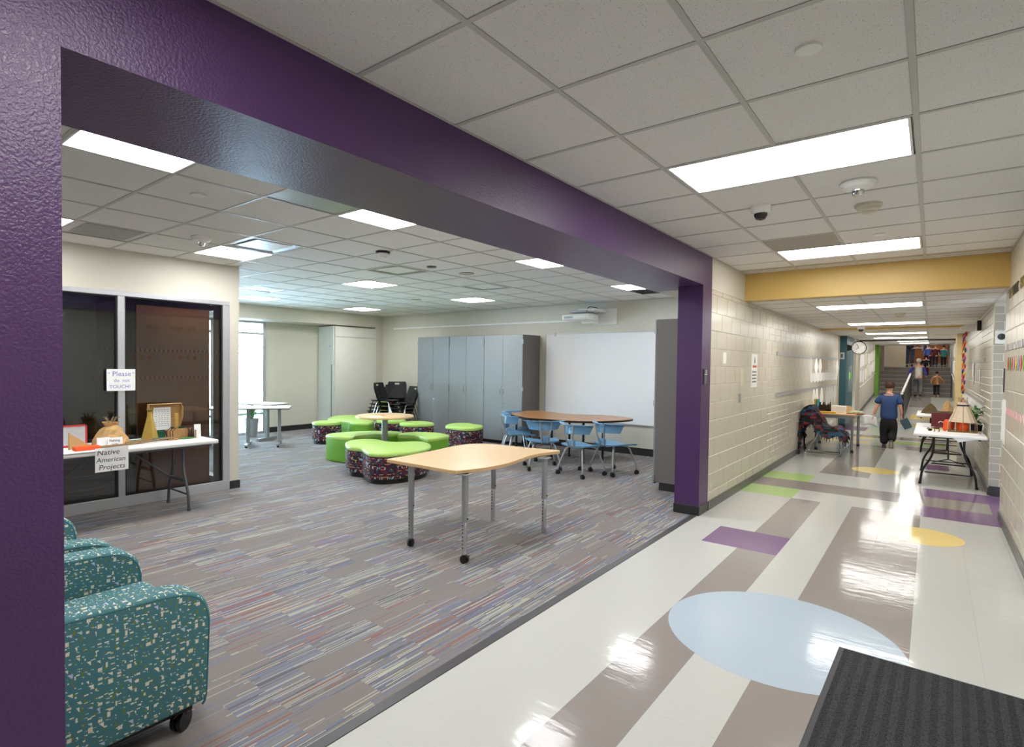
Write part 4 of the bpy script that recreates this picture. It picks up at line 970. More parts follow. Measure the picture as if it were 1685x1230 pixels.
pf = thing('picture_frame', (-6.5, 1.68, ZT), FX, 'photo in a red frame at the left end of the craft table', 'picture'); part('frame', MB().box(-.12, .13, 0, .012, 0, .02).box(-.12, .13, 0, .012, .2, .215).box(.115, .13, 0, .012, 0, .215).box(-.12, -.105, 0, .012, 0, .215), M_red, pf); part('photo', B(-.105, .115, .004, .008, .02, .2), mat('photo_gray', '#c5c5c6', .5, var=.25, scale=14), pf)
solo('brown_paper_cone', MB().add([(0, -.11, 0), (0, .1, 0), (-.03, -.1, .16), (.02, -.1, 0), (.02, .1, 0), (-.01, -.1, .16)], [(0, 1, 2), (5, 4, 3), (0, 3, 4, 1), (1, 4, 5, 2), (2, 5, 3, 0)]), M_kraft, 'triangular brown paper piece leaning on the red framed photo', 'craft', loc=(-6.33, 1.72, ZT))
solo('paper_sheet', B(-.14, .12, -.2, .2, 0, .003), M_paper, 'loose white paper sheet over the near table edge', 'paper', loc=(-6.17, 1.62, ZT))

# ---- window table with plant
wt = thing('training_table', (-10.05, 5.35, 0), .95, 'narrow grey-topped table with T feet by the tall window', 'table')
part('tabletop', B(-1.0, .75, -.3, .3, .715, .74), M_table_white, wt, bevel=.003); part('edge', B(-1.003, .753, -.303, .303, .708, .722), M_black, wt)
for x in (-.7, .0, .55):
    part('leg', MB().box(x-.03, x+.03, -.03, .03, .06, .71), M_gray_leg, wt, bevel=.004); part('foot', MB().box(x-.03, x+.03, -.29, .29, .03, .065), M_gray_leg, wt, bevel=.008)
    for y in (-.26, .26): part('foot_pad', MB().cyl((x, y, 0), .02, .032, 12), M_black, wt)
w2 = thing('training_table', (-10.55, 6.02, 0), .35, 'second small table end just right of the window table', 'table')
part('tabletop', B(-.5, .3, -.28, .28, .735, .755), M_table_white, w2, bevel=.003); part('edge', B(-.503, .303, -.283, .283, .728, .738), M_black, w2); part('leg', MB().box(-.03, .03, -.03, .03, .06, .73), M_gray_leg, w2); part('foot', MB().box(-.03, .03, -.27, .27, .0, .06), M_gray_leg, w2, bevel=.008)
pp = thing('potted_plant', (-11.35, 6.12, 0), 0, 'spider plant in a pale pot standing on the floor by the window', 'plant')
part('pot', MB().lathe([(.10, 0), (.12, .05), (.14, .36), (.15, .38), (.13, .38), (.12, .34), (.0001, .34)], seg=28), M_pot, pp, smooth=True)
rp_ = random.Random(9)
lf = mesh('leaf', MB().grid(lambda u, v: ((v-.5)*.022*(1-u*.8), .34*u, .26*math.sin(u*2.3)-.12*u*u), 6, 2), M_leaf); lf2 = mesh('leaf', MB().grid(lambda u, v: ((v-.5)*.02*(1-u*.8), .28*u, .34*math.sin(u*2.1)-.08*u*u), 6, 2), M_leafw)
for k in range(64): q = link('leaf', lf if k % 3 else lf2, pp, (0, 0, .36), (rp_.uniform(-.3, .7), 0, k*2.4)); q.scale = (1.3, rp_.uniform(.8, 1.5), rp_.uniform(.7, 1.6))

# ================================================================== CORRIDOR THINGS
em = thing('entrance_mat', (-.379, 3.73, 0), -.02, 'dark charcoal entrance mat with herringbone pile on the vinyl floor', 'mat')
part('pile', B(.028, .93, -2.6, -.028, .001, .011), M_mat, em, bevel=.003); part('rubber_border', MB().add([(0, 0, 0), (.96, 0, 0), (.96, -2.63, 0), (0, -2.63, 0), (.008, -.008, .005), (.952, -.008, .005), (.952, -2.622, .005), (.008, -2.622, .005)], [(0, 1, 2, 3), (7, 6, 5, 4), (0, 4, 5, 1), (1, 5, 6, 2), (2, 6, 7, 3), (3, 7, 4, 0)]), mat('mat_rubber', '#38393b', .6), em)
rs = thing('room_sign', (XL, 6.14, 1.41), 0, 'small grey room sign on the purple pier', 'sign')
part('plate', B(0, .012, -.05, .05, 0, .165), M_fold_leg, rs, bevel=.002); part('insert', B(.012, .014, -.04, .045, .1, .112), M_white, rs); part('pictogram', B(.012, .014, -.01, .035, .118, .155), M_alu, rs)
pl = MB()
for k in range(6): pl.box(.012, .0135, -.04, .04, .01+k*.014, .016+k*.014)
part('text_lines', pl, M_gray_leg, rs, kind='stuff')
def wallbox(name, label, cat, y0, y1, z0, z1, m_, x=XL, d=.006, **k): return solo(name, B(0, d, 0, y1-y0, 0, z1-z0), m_, label, cat, loc=(x, y0, z0), **k)
wallbox('paper_scrap', 'small blank white paper high on the block wall beside the purple pier', 'paper', 6.80, 6.93, 1.64, 1.77, M_paper, d=.002)
wallbox('blank_plate', 'cream blank cover plate on the left block wall', 'cover plate', 7.55, 7.72, 1.36, 1.58, mat('cream_plate', '#dad3bf', .4))
wallbox('steel_switch_plate', 'small stainless switch plate under the cream cover plate', 'switch', 7.50, 7.60, 1.15, 1.26, M_steel, bevel=.001)
nt = thing('paper_notice', (XL, 8.12, 1.325), 0, 'tall white notice with a bottle picture and red heading on the block wall', 'notice')
part('sheet', B(0, .002, 0, .31, 0, .455), M_paper, nt); part('bottle_picture', MB().box(.002, .003, .14, .19, .33, .38).box(.002, .003, .15, .18, .38, .41), M_fold_leg, nt)
part('red_heading', MB().box(.002, .003, .06, .12, .27, .30).box(.002, .003, .13, .2, .27, .30).box(.002, .003, .21, .27, .27, .30), M_red, nt)
tl = MB()
for k in range(4):
    for q in range(3): tl.box(.002, .003, .05+q*.075, .11+q*.075, .2-k*.045, .222-k*.045)
part('text_lines', tl, M_fold_leg, nt, kind='stuff')
# display rails with hanging papers on the left wall
for z, lb in ((1.79, 'upper aluminium display rail on the left block wall'), (1.145, 'lower aluminium display rail on the left block wall')):
    r = solo('display_rail', MB().box(0, .012, 0, 7.0, 0, .055).box(.012, .02, 0, 7.0, 0, .008).box(.012, .02, 0, 7.0, .047, .055), M_alu, lb, 'display rail', loc=(XL, 9.65, z))
ORD = ['first', 'second', 'third', 'fourth', 'fifth', 'sixth', 'seventh', 'eighth', 'ninth', 'tenth', 'eleventh', 'twelfth', 'thirteenth', 'fourteenth', 'fifteenth', 'sixteenth', 'seventeenth', 'eighteenth', 'nineteenth', 'twentieth', 'twenty-first', 'twenty-second', 'twenty-third', 'twenty-fourth', 'twenty-fifth', 'twenty-sixth']
def hang(name, label, y, z, w_, h_, m_=M_paper, x=XL, rz=0, group=None, s=1, th=.002, cat='paper', taper=1.0):
    z2 = -h_*(.8 if taper != .5 else .45); tw_ = w_/2*(1 if taper != .5 else .35)
    o = MB().add([(0, -tw_, 0), (0, tw_, 0), (0, w_/2, z2), (0, 0, -h_), (0, -w_/2, z2), (s*th, -tw_, 0), (s*th, tw_, 0), (s*th, w_/2, z2), (s*th, 0, -h_), (s*th, -w_/2, z2)], [(4, 3, 2, 1, 0), (5, 6, 7, 8, 9), (0, 1, 6, 5), (1, 2, 7, 6), (2, 3, 8, 7), (3, 4, 9, 8), (4, 0, 5, 9)])
    return solo(name, o, m_, label, cat, group, loc=(x, y, z), rot=(0, 0, rz))
GU = 'white paper cut-outs hanging from the upper left rail'
for i, (y, w_, h_) in enumerate([(12.45, .3, .42), (13.1, .25, .4), (13.6, .25, .4), (15.3, .26, .42), (15.8, .26, .42), (16.3, .26, .42)]): hang('paper_cutout', 'white paper cut-out on the upper left-wall rail, '+ORD[i]+' from the near end', y, 1.80, .085, h_, rz=-.7, x=XL+.06, taper=.5, group=GU)
solo('grey_card', B(0, .006, 0, .9, 0, .24), M_beige, 'grey card hanging among white cut-outs on the upper left rail', 'card', loc=(XL+.03, 14.0, 1.56))
for i in range(10): hang('small_paper_figure', 'small white paper figure, middle row of left wall, '+ORD[i]+' from the near end', 12.7+i*.4, 1.50, .07, .2, x=XL+.04, rz=-.7, group='small paper figures between the two left rails')
for i, y in enumerate([12.9, 13.25, 13.9, 14.7, 15.1, 15.5, 16.0]): hang('paper_cutout', 'white paper cut-out on the lower left-wall rail, '+ORD[i]+' from the near end', y, 1.17, .085, .48, rz=-.7, x=XL+.06, taper=.5, group='white paper cut-outs hanging from the lower left rail')
# clock on the teal pillar
ck = thing('wall_clock', (-1.50, 17.35, 2.14), 0, 'round black-rimmed wall clock projecting from the teal pillar', 'clock')
part('rim', MB().lathe([(.17, 0), (.17, -.05), (.158, -.055), (.152, -.03), (.0001, -.028)], (0, 0, 0), 40, 0, 'y'), M_black, ck, smooth=True)
part('face', MB().lathe([(.152, -.03), (.152, -.034), (.0001, -.034)], (0, 0, 0), 40, 0, 'y'), M_white, ck); hk = MB()
for k in range(12): a = k*PI/6; c_, s_ = math.sin(a), math.cos(a); hk.box(.13*c_-.006, .13*c_+.006, -.037, -.034, .13*s_-.006, .13*s_+.006)
part('hour_mark', hk, M_ink, ck, kind='stuff')
part('hour_hand', MB().tube([(0, -.04, 0), (-.065, -.04, -.045)], .005, 6), M_ink, ck); part('minute_hand', MB().tube([(0, -.044, 0), (-.05, -.044, .09)], .004, 6), M_ink, ck)
part('bracket', MB().add([(-.15, -.02, -.05), (-.26, -.02, -.09), (-.26, -.02, .09), (-.15, -.02, .05), (-.15, .02, -.05), (-.26, .02, -.09), (-.26, .02, .09), (-.15, .02, .05)], [(0, 1, 2, 3), (7, 6, 5, 4), (0, 4, 5, 1), (1, 5, 6, 2), (2, 6, 7, 3), (3, 7, 4, 0)]), M_black, ck)
pn = thing('pillar_plate', (-1.86, 17.297, 1.93), 0, 'small pale plate on the front of the teal pillar', 'sign'); part('plate', B(-.05, .05, -.008, 0, -.09, .09), M_alu, pn, bevel=.003); part('insert', B(-.03, .015, -.011, -.008, -.05, .05), M_teal, pn)
np_ = thing('door_notice', (-1.757, 17.7, .95), 0, 'framed notice with a green label on the teal pillar side', 'notice')
part('holder', B(0, .01, 0, .9, 0, .72), mat('clear_holder', '#7f949b', .2), np_); part('green_label', B(.01, .012, .1, .45, .36, .55), mat('green_label', '#7fe04a', .5), np_)
# left table with crafts, seen past the blanket chair
lt = thing('activity_table', (-1.5, 13.05, 0), 0, 'maple table with crafts against the left corridor wall', 'table')
part('tabletop', B(-.38, .4, -.62, .62, .70, .728), M_maple, lt, bevel=.004); part('apron', B(-.36, .37, -.57, .57, .64, .70), M_steel, lt)
for x, y in ((-.24, -.57), (.35, -.56), (-.33, .55), (.35, .55)): part('leg', MB().tube([(x, y, .64), (x, y, .05)], .024, 12), M_gray_leg, lt, smooth=True); caster(lt, x, y, .025, .3)
Z2 = .728
def on_t(name, mb, m_, lb, cat, x, y, rz=0, **k): return solo(name, mb, m_, lb, cat, loc=(x, y, Z2), rot=(0, 0, rz), **k)
on_t('yellow_folder', B(-.01, .01, -.12, .12, 0, .26), mat('yellow_card', '#e9b93a', .6), 'upright yellow folder at the wall end of the craft table', 'folder', -1.80, 12.75)
on_t('teal_folder', B(-.01, .01, -.12, .12, 0, .25), mat('teal_card', '#2f8da0', .6), 'upright teal folder next to the yellow one', 'folder', -1.765, 12.78)
tb = thing('twig_bundle', (-1.66, 12.9, Z2), 0, 'dark brown clump of twigs on the corridor craft table', 'craft'); q = MB().box(-.1, .1, -.09, .09, 0, .13); rb = random.Random(4)
for k in range(26): x, y = rb.uniform(-.1, .1), rb.uniform(-.08, .08); q.tube([(x, y, 0), (x+rb.uniform(-.02, .02), y, rb.uniform(.13, .2))], .008, 5)
part('twigs', q, mat('dark_bark', '#33261c', .9, var=.3), tb, kind='stuff')
on_t('white_carton', B(-.12, .12, -.1, .1, 0, .13), M_paper, 'white carton in the middle of the corridor craft table', 'box', -1.42, 12.9, bevel=.003)
on_t('yellow_book', MB().box(-.2, .2, -.06, .06, 0, .03), mat('yellow_card', '#e9b93a', .6), 'flat yellow book at the front of the corridor craft table', 'book', -1.62, 12.52)
on_t('brown_paper_craft', MB().add([(-.06, -.05, 0), (.06, -.05, 0), (.06, .05, 0), (-.06, .05, 0), (-.03, 0, .14), (.04, 0, .12)], [(0, 1, 5, 4), (1, 2, 5), (2, 3, 4, 5), (3, 0, 4), (3, 2, 1, 0)]), M_kraft, 'brown paper fold beside the white carton', 'craft', -1.25, 12.95)
mo = thing('moss_tray', (-1.12, 12.7, Z2), 0, 'red tray with green moss and small figures at the table corner', 'craft'); part('tray', B(-.14, .14, -.12, .12, 0, .015), M_red, mo); q = MB()
for k in range(14): q.ball((rb.uniform(-.11, .11), rb.uniform(-.09, .09), .02), rb.uniform(.02, .04), 8)
part('moss', q, M_leafw, mo, kind='stuff', smooth=True)
# chair with sled frame and plaid blanket
bcx = thing('blanket_chair', (-1.58, 11.95, 0), 0, 'chrome sled-base chair draped with a dark red plaid blanket', 'chair')
for s in (-1, 1):
    y = s*.2
    part('sled_frame', MB().tube(fillet([(.30, y, .40), (.34, y, .02), (-.26, y, .015), (.02, y, .44), (-.12, y, .60), (-.2, y, .85)], .06, 5), .011, 8), M_chrome, bcx, smooth=True)
part('cross_bar', MB().tube([(.31, -.2, .02), (.31, .2, .02)], .01, 8).tube([(-.24, -.2, .02), (-.24, .2, .02)], .01, 8), M_chrome, bcx, smooth=True)
part('seat_shell', B(-.1, .33, -.22, .22, .415, .435), M_blk_chair, bcx, bevel=.01)
rb = random.Random(8)
path = [(-.30, .30), (-.345, .45), (-.335, .66), (-.30, .80), (-.22, .90), (-.13, .885), (-.07, .80), (-.01, .66), (.06, .535), (.15, .50), (.25, .53), (.33, .50), (.385, .42), (.40, .33)]
pp_ = fillet([(a, 0, b) for a, b in path], .06, 3); n1 = len(pp_)
def bl(u, v, th=0):
    i = u*(n1-1); a = int(min(i, n1-2)); p = pp_[a].lerp(pp_[a+1], i-a); wv = (v-.5)*2
    wd = .40-.1*u; droop = max(0, abs(wv)-.55)*.8*(1.25-u)
    wr = .016*math.sin(u*31+wv*5)+.012*math.sin(wv*17+u*9)
    return (p.x+wr, wv*wd, p.z-droop+wr*.6+th+.01)
bm_ = MB().grid(bl, 44, 22); part('blanket', bm_, M_blanket, bcx, smooth=True, label='dark plaid blanket in red, blue and black')
md = bcx.children[-1].modifiers.new('thick', 'SOLIDIFY'); md.thickness = .02
fr_ = MB()
for k in range(30):
    for u in (0, 1): p = bl(u, k/29); fr_.tube([p, (p[0]+rb.uniform(-.01, .02), p[1], p[2]-.05)], [.006, .003], 4)
    for v in (0, 1): p = bl(k/29, v); fr_.tube([p, (p[0], p[1], p[2]-.055)], [.006, .003], 4)
part('fringe', fr_, M_blackcloth, bcx, kind='stuff')
solo('white_tag', B(0, .05, 0, .004, 0, .07), M_paper, 'small white tag on the blanket chair', 'tag', loc=(-1.45, 11.78, .60), rot=(0, .5, 0))

# ---- right folding table crafts
Z3 = .735
tp_ = thing('tepee_model', (.345, 9.98, Z3), 0, 'tall bark tepee model with fabric cone on the right table', 'craft')
part('board', B(-.17, .17, -.15, .15, 0, .012), M_paper, tp_); part('ground', B(-.155, .155, -.13, .13, .012, .03), mat('straw', '#7a6238', .9, var=.4, scale=60, bump=1), tp_)
nseg = 12; cm = MB(); r0, r1 = .135, .04
cm.add([(r*math.cos(2*PI*i/nseg)*1.0, r*math.sin(2*PI*i/nseg), z) for r, z in ((.150, .15), (.098, .285), (.062, .375), (.056, .42)) for i in range(nseg)], [(k*nseg+i, k*nseg+(i+1) % nseg, (k+1)*nseg+(i+1) % nseg, (k+1)*nseg+i) for k in range(3) for i in range(nseg)]); part('cover', cm, mat('hide_cloth', '#cdb8a0', .85, var=.1), tp_)
md = tp_.children[-1].modifiers.new('thick', 'SOLIDIFY'); md.thickness = .004
part('band', MB().lathe([(.066, .365), (.066, .385), (.06, .387)], seg=20), mat('band_navy', '#2a2a38', .6), tp_)
for i in range(nseg):
    a = 2*PI*i/nseg; part('pole', MB().tube([(.155*math.cos(a), .145*math.sin(a), .02), (.148*math.cos(a), .148*math.sin(a), .15), (.05*math.cos(a), .05*math.sin(a), .40), (.052*math.cos(a+1), .052*math.sin(a+1), .485)], [.0045, .0045, .004, .003], 6), M_stick if i % 2 else mat('pale_stick', '#c9b79a', .8), tp_, smooth=True)
ink = MB()
for k in range(5): ink.box(-.03+k*.014, -.022+k*.014, -.098, -.094, .262, .266)
part('drawn_mark', ink, M_ink, tp_, kind='stuff')
part('inner_pot', MB().lathe([(.06, .03), (.07, .1), (.05, .14)], seg=16), M_orange, tp_)
pk = thing('orange_cup', (.20, 10.12, Z3), 0, 'orange paper bag standing left of the tepee model', 'bag'); part('body', MB().lathe([(.05, 0), (.06, .03), (.055, .13), (.04, .16), (.035, .16)], seg=16), M_orange, pk, smooth=True); part('handle', MB().tube([(-.05, 0, .12), (-.09, 0, .13), (-.11, 0, .11)], .008, 6), M_steel, pk)
on = lambda name, mb, m_, lb, cat, x, y, rz=0, z=Z3, **k: solo(name, mb, m_, lb, cat, loc=(x, y, z), rot=(0, 0, rz), **k)
on('red_box', B(-.16, .15, -.2, .2, 0, .21), M_maroon, 'dark red cardboard box behind the tepee model', 'box', .17, 10.95, bevel=.003)
rx = MB(); rb = random.Random(12)
for k in range(16): rx.tube([(rb.uniform(-.15, .15), rb.uniform(-.1, .1), .005), (rb.uniform(-.18, .18), rb.uniform(-.1, .1), .02)], .004, 5)
on('craft_scraps', rx, mat('scraps', '#7a6a52', .8), 'twigs and scraps lying on top of the dark red box', 'craft scraps', .15, 10.9, z=Z3+.21, kind='stuff')
on('paper_plate', B(-.12, .12, -.1, .1, 0, .004), mat('yellow_green_paper', '#dfe07a', .7), 'yellow-green paper sheet on the right folding table', 'paper', .13, 10.35, .3)
on('red_pencil', MB().tube([(-.09, -.02, .008), (.09, .03, .025)], .005, 6), M_red, 'red stick lying on the yellow-green paper', 'stick', .1, 10.4, z=Z3+.004)
on('blue_folder', B(-.1, .12, -.05, .05, 0, .003), mat('pale_blue_paper', '#c6d6ea', .6), 'pale paper slip beside the yellow-green sheet', 'paper', .02, 10.62)
fg = thing('horse_figure', (.07, 9.88, Z3), .1, 'tiny brown horse figure on the right folding table', 'figurine'); hb = MB()
hb.ball((0, 0, .055), .02, 10, 0, (1.7, .8, .9)).tube([(.025, 0, .06), (.04, 0, .085), (.055, 0, .082)], [.01, .007, .006], 6)
for x in (-.025, .022):
    for y in (-.01, .01): hb.tube([(x, y, .05), (x+.008, y, .02), (x, y, 0)], [.006, .004, .004], 5)
hb.tube([(-.03, 0, .06), (-.05, 0, .04)], [.004, .002], 5); part('body', hb, mat('horse_brown', '#5e2f1c', .6), fg, smooth=True)
fg2 = thing('rider_figure', (.0, 9.93, Z3), .1, 'tiny dark crouching figure left of the horse figure', 'figurine'); part('body', MB().ball((0, 0, .02), .018, 10, 0, (1.4, .8, 1)).tube([(0, 0, .03), (-.02, 0, .045), (-.035, 0, .03)], .006, 6), M_black, fg2, smooth=True)
gr_ = thing('greenery', (.50, 10.45, Z3), 0, 'leafy greenery standing behind the tepee against the wall', 'plant'); rb = random.Random(21)
lm = mesh('leaf', MB().grid(lambda u, v: ((v-.5)*.035*math.sin(PI*min(1, u+.08)), .09*u, .02*math.sin(u*3)), 4, 2), M_leaf); lm2 = mesh('leaf', MB().grid(lambda u, v: ((v-.5)*.03*math.sin(PI*min(1, u+.08)), .08*u, .02*math.sin(u*3)), 4, 2), M_leafw)
part('soil_pot', MB().lathe([(.07, 0), (.08, .09), (.0001, .09)], seg=16), M_dark, gr_)
stm = MB()
for k in range(7): a = k*.9; stm.tube([(0, 0, .08), (math.cos(a)*.04-.02, math.sin(a)*.05, .24), (math.cos(a)*.07-.03, math.sin(a)*.1, .3)], .004, 5)
part('stem', stm, M_leaf, gr_)
for k in range(90): link('leaf', lm if k % 3 else lm2, gr_, (rb.uniform(-.12, .06), rb.uniform(-.15, .15), rb.uniform(.1, .32)), (rb.uniform(-.8, .8), rb.uniform(-.8, .8), rb.uniform(0, 6.3)))
on('loose_sheet', MB().add([(-.1, 0, 0), (.14, 0, 0), (-.02, .0, -.045), (-.1, .004, 0), (.14, .004, 0), (-.02, .004, -.045)], [(0, 1, 2), (5, 4, 3), (0, 3, 4, 1), (1, 4, 5, 2), (2, 5, 3, 0)]), M_paper, 'white paper corner hanging under the right table edge', 'paper', .33, 9.57, z=.69)
on('white_floor_panel', MB().box(-.22, .0, 0, .03, 0, .62), M_white, 'white panel standing on the floor under the right table', 'panel', .575, 12.0, z=0)
# far right table crafts
def mound(name, lb, x, y, r, h, m_, z=Z3, seed=1):
    rb = random.Random(seed); seg = 12; q = MB(); R_ = [(r, 0), (r*.8, h*.3), (r*.5, h*.65), (r*.2, h*.9), (.005, h)]
    q.add([(a*(1+rb.uniform(-.15, .15))*math.cos(2*PI*i/seg), a*(1+rb.uniform(-.15, .15))*math.sin(2*PI*i/seg), zz) for a, zz in R_ for i in range(seg)], [(k*seg+i, k*seg+(i+1) % seg, (k+1)*seg+(i+1) % seg, (k+1)*seg+i) for k in range(4) for i in range(seg)]+[tuple(range(seg-1, -1, -1))]); return on(name, q, m_, lb, 'craft', x, y, z=z)
mound('leaf_mound', 'mossy brown wigwam mound on the farther table', .0, 13.95, .14, .2, mat('camo', '#655636', .9, var=.5, scale=25, bump=1), seed=3)
mound('paper_cone', 'pointed kraft paper cone on the farther table', .25, 13.95, .11, .28, M_kraft, seed=5)
on('white_figure', MB().ball((0, 0, .05), .05, 10, 0, (1, 1, 1)), M_white, 'round white object beside the pointed paper cone', 'craft', .38, 13.8, smooth=True)
# ---- right wall decorations
for k, (s, y) in enumerate([('WE', 7.70), ('WORK', 7.38), ('EACH', 6.78), ('TO', 6.26), ('MEET', 5.98), ('OUR', 5.44), ('GOAL', 4.97)]):
    t = thing('wall_words', (XR-.006, y, 2.32), -PI/2, f'cut-out wall word {s} from the slogan high on the right wall', 'wall lettering', 'words of the slogan on the right wall')
    text(s, .14, t, (0, 0, 0), (PI/2, 0, 0), mat('letter_dark', '#4b4638', .6) if k % 2 else mat('letter_olive', '#8a7b3c', .6), ext=.003)
def border(z, ca, cb_, lb):
    t = thing('scalloped_border', (XR, 4.15, z), 0, lb, 'wall border'); a, b = MB(), MB()
    for k in range(74): (a if k % 2 else b).box(-.004, -.001, k*.05, k*.05+.05, 0, .065)
    part('stripe_field', a, ca, t, kind='stuff'); part('stripe_field', b, cb_, t, kind='stuff')
border(1.80, M_ink, M_paper, 'black and white checked border strip on the right wall'); border(1.16, M_red, M_paper, 'red and white checked border strip on the right wall')
cols = ['#d9503a', '#5ba06a', '#e07a3a', '#d9a3c8', '#e6d24a', '#9aa5d8', '#e85b6b', '#8fb34a']
for k in range(18):
    y = 7.60-k*.17; solo('paper_shape', MB().add([(0, 0, .07), (0, .05, 0), (0, 0, -.07), (0, -.05, 0), (-.004, 0, .07), (-.004, .05, 0), (-.004, 0, -.07), (-.004, -.05, 0)], [(0, 1, 2, 3), (7, 6, 5, 4), (0, 4, 5, 1), (1, 5, 6, 2), (2, 6, 7, 3), (3, 7, 4, 0)]), mat('shape_%d' % (k % 8), cols[k % 8], .7), 'coloured diamond paper between the two border strips, '+ORD[k]+' from the alcove', 'paper shape', 'coloured paper shapes on the right wall', loc=(XR-.002, y, 1.66))
solo('long_white_paper', MB().add([(0, 0, 0), (0, .36, .03), (0, .36, .45), (0, 0, .46), (-.004, 0, 0), (-.008, .36, .03), (-.004, .36, .45), (-.004, 0, .46)], [(0, 1, 2, 3), (7, 6, 5, 4), (0, 4, 5, 1), (1, 5, 6, 2), (2, 6, 7, 3), (3, 7, 4, 0)]), M_paper, 'long white paper taped at the right wall corner', 'paper', loc=(XR-.001, 7.68, .84))
wallbox('black_strip', 'narrow black and white strip above the long white paper', 'sign', 7.93, 7.99, 1.37, 1.62, M_black, x=XR-.008, d=.007)
th = thing('wall_bell', (.675, 9.512, 1.93), 0, 'white wall device with a round black speaker in the alcove', 'speaker'); part('housing', B(-.06, .06, -.03, 0, 0, .17), M_white, th, bevel=.01); part('speaker', MB().lathe([(.04, -.032), (.035, -.05), (.0001, -.045)], (.0, 0, .09), 24, 0, 'y'), M_black, th, smooth=True)
wc = thing('wall_camera', (XR-.02, 11.9, 2.3), 0, 'white wall camera on a bracket above the right wall', 'security camera'); part('mount', B(-.03, .02, -.08, .08, -.07, .09), M_black, wc, bevel=.004); part('body', MB().lathe([(.055, 0), (.06, .05), (.05, .14)], seg=18, axis='x'), M_white, wc, smooth=True, loc=(-.19, 0, -.02)); part('lens', MB().ball((-.2, 0, -.03), .04, 12), M_white, wc, smooth=True)
for z, lb in ((1.72, 'upper display rail on the right wall past the alcove'), (1.09, 'lower display rail on the right wall past the alcove')):
    solo('display_rail', MB().box(-.012, 0, 0, 5.2, 0, .05), M_alu, lb, 'display rail', loc=(XR, 10.7, z))
hang('purple_ribbon', 'purple ribbon hanging from the right display rail', 12.8, 1.72, .12, .38, mat('violet_ribbon', '#3c3f8a', .6), x=XR-.02, s=-1, th=.004, cat='ribbon')
hang('paper_cutout', 'white paper hanging beside the purple ribbon', 13.3, 1.72, .2, .3, x=XR-.02, s=-1)
hang('paper_cutout', 'narrow white paper on the right wall between the rails', 11.7, 1.62, .2, .28, x=XR-.005, s=-1)
for k in range(15): hang('small_paper_figure', 'small white paper on the lower right-wall rail, '+ORD[k]+' from the near end', 10.9+k*.32, 1.09, .22, .1, x=XR-.05, s=-1, rz=.3, group='small papers on the lower right rail')
gcol = ['#c9263c', '#f0a33c', '#2f3f8c', '#e0568c', '#d8332f', '#f3d04a', '#6a3f8c', '#e8743c']
for k in range(26):
    solo('garland_flower', MB().lathe([(.0001, -.02), (.05, -.008), (.055, .01), (.0001, .02)], (0, 0, 0), 7, 0, 'x'), mat('garland_%d' % (k % 8), gcol[(k*3) % 8], .7), 'paper flower of the garland beside the yellow pillar, '+ORD[k]+' from the top', 'paper flower', 'flowers of the garland on the right wall', loc=(XR-.025-(k % 3)*.018, 16.4+(k % 2)*.12, 2.4-k*.06))
# ---- ramp railing
rg = thing('ramp_railing', (-.65, 20.4, 0), 0, 'black slatted railing with white handrail between ramp lanes', 'railing')
for k in range(30):
    y = k*.26; z = y/7.5*.5; part('baluster', B(-.02, .02, y, y+.2, z+.04, z+.88), M_black, rg)
part('handrail', MB().tube([(-.02, -.1, .88), (-.02, 7.6, 1.40), (-.02, 8.1, 1.44)], .035, 10), M_white, rg, smooth=True); part('post', B(-.03, .03, -.06, .0, 0, .92), M_black, rg); part('post', B(-.03, .03, 7.5, 7.56, .45, 1.42), M_black, rg)
for s, x, lb in ((1, -1.8, 'steel handrail along the left wall of the stairs'), (-1, .6, 'steel handrail along the right wall of the stairs')):
    solo('stair_handrail', MB().tube([(x, 28.0, 1.35), (x, 31.2, 2.55)], .022, 8).tube([(x, 28.0, .5), (x, 28.0, 1.35)], .022, 8), M_fold_leg, lb, 'handrail', smooth=True)
# student work on the far walls, trays
rb = random.Random(31)
for k in range(46):
    y = 20.7+(k % 16)*.44+rb.uniform(-.08, .08); row = k//16; z = (y-20.5)/7.5*.5+1.05+row*.48+rb.uniform(-.04, .06)
    solo('student_paper', B(0, .01, 0, .28, 0, .38), M_paper if k % 7 else mat('cream_paper', '#e9e2b8', .8), 'student work sheet, left wall above the ramp, '+('bottom', 'middle', 'top')[row]+' row, '+ORD[k % 16]+' from near end', 'paper', 'student papers on the left wall above the ramp', loc=(-1.848+rb.uniform(0, .02), y, z), rot=(0, 0, rb.uniform(-.14, -.02)))
for k in range(30):
    y = 19.2+(k % 15)*.52; row = k//15; z = max(0, (y-20.5)/7.5*.5)+1.1+row*.6
    solo('student_paper', B(-.01, 0, 0, .34, 0, .46), M_paper if k % 5 else mat('grayish_paper', '#b9bcc0', .8), 'student work sheet, right wall above the ramp, '+('lower', 'upper')[row]+' row, '+ORD[k % 15]+' from near end', 'paper', 'student papers on the right wall above the ramp', loc=(.655-rb.uniform(0, .02), y, z), rot=(0, 0, rb.uniform(.02, .12)))
def rail3(lb, x, s):
    solo('marker_tray', MB().tube([(x, 21.5, .98), (x, 27.8, 1.42)], .018, 4), M_white, lb, 'display rail')
rail3('white marker tray sloping up along the left far wall', -1.81, 1); rail3('white marker tray sloping up along the right far wall', .61, -1)
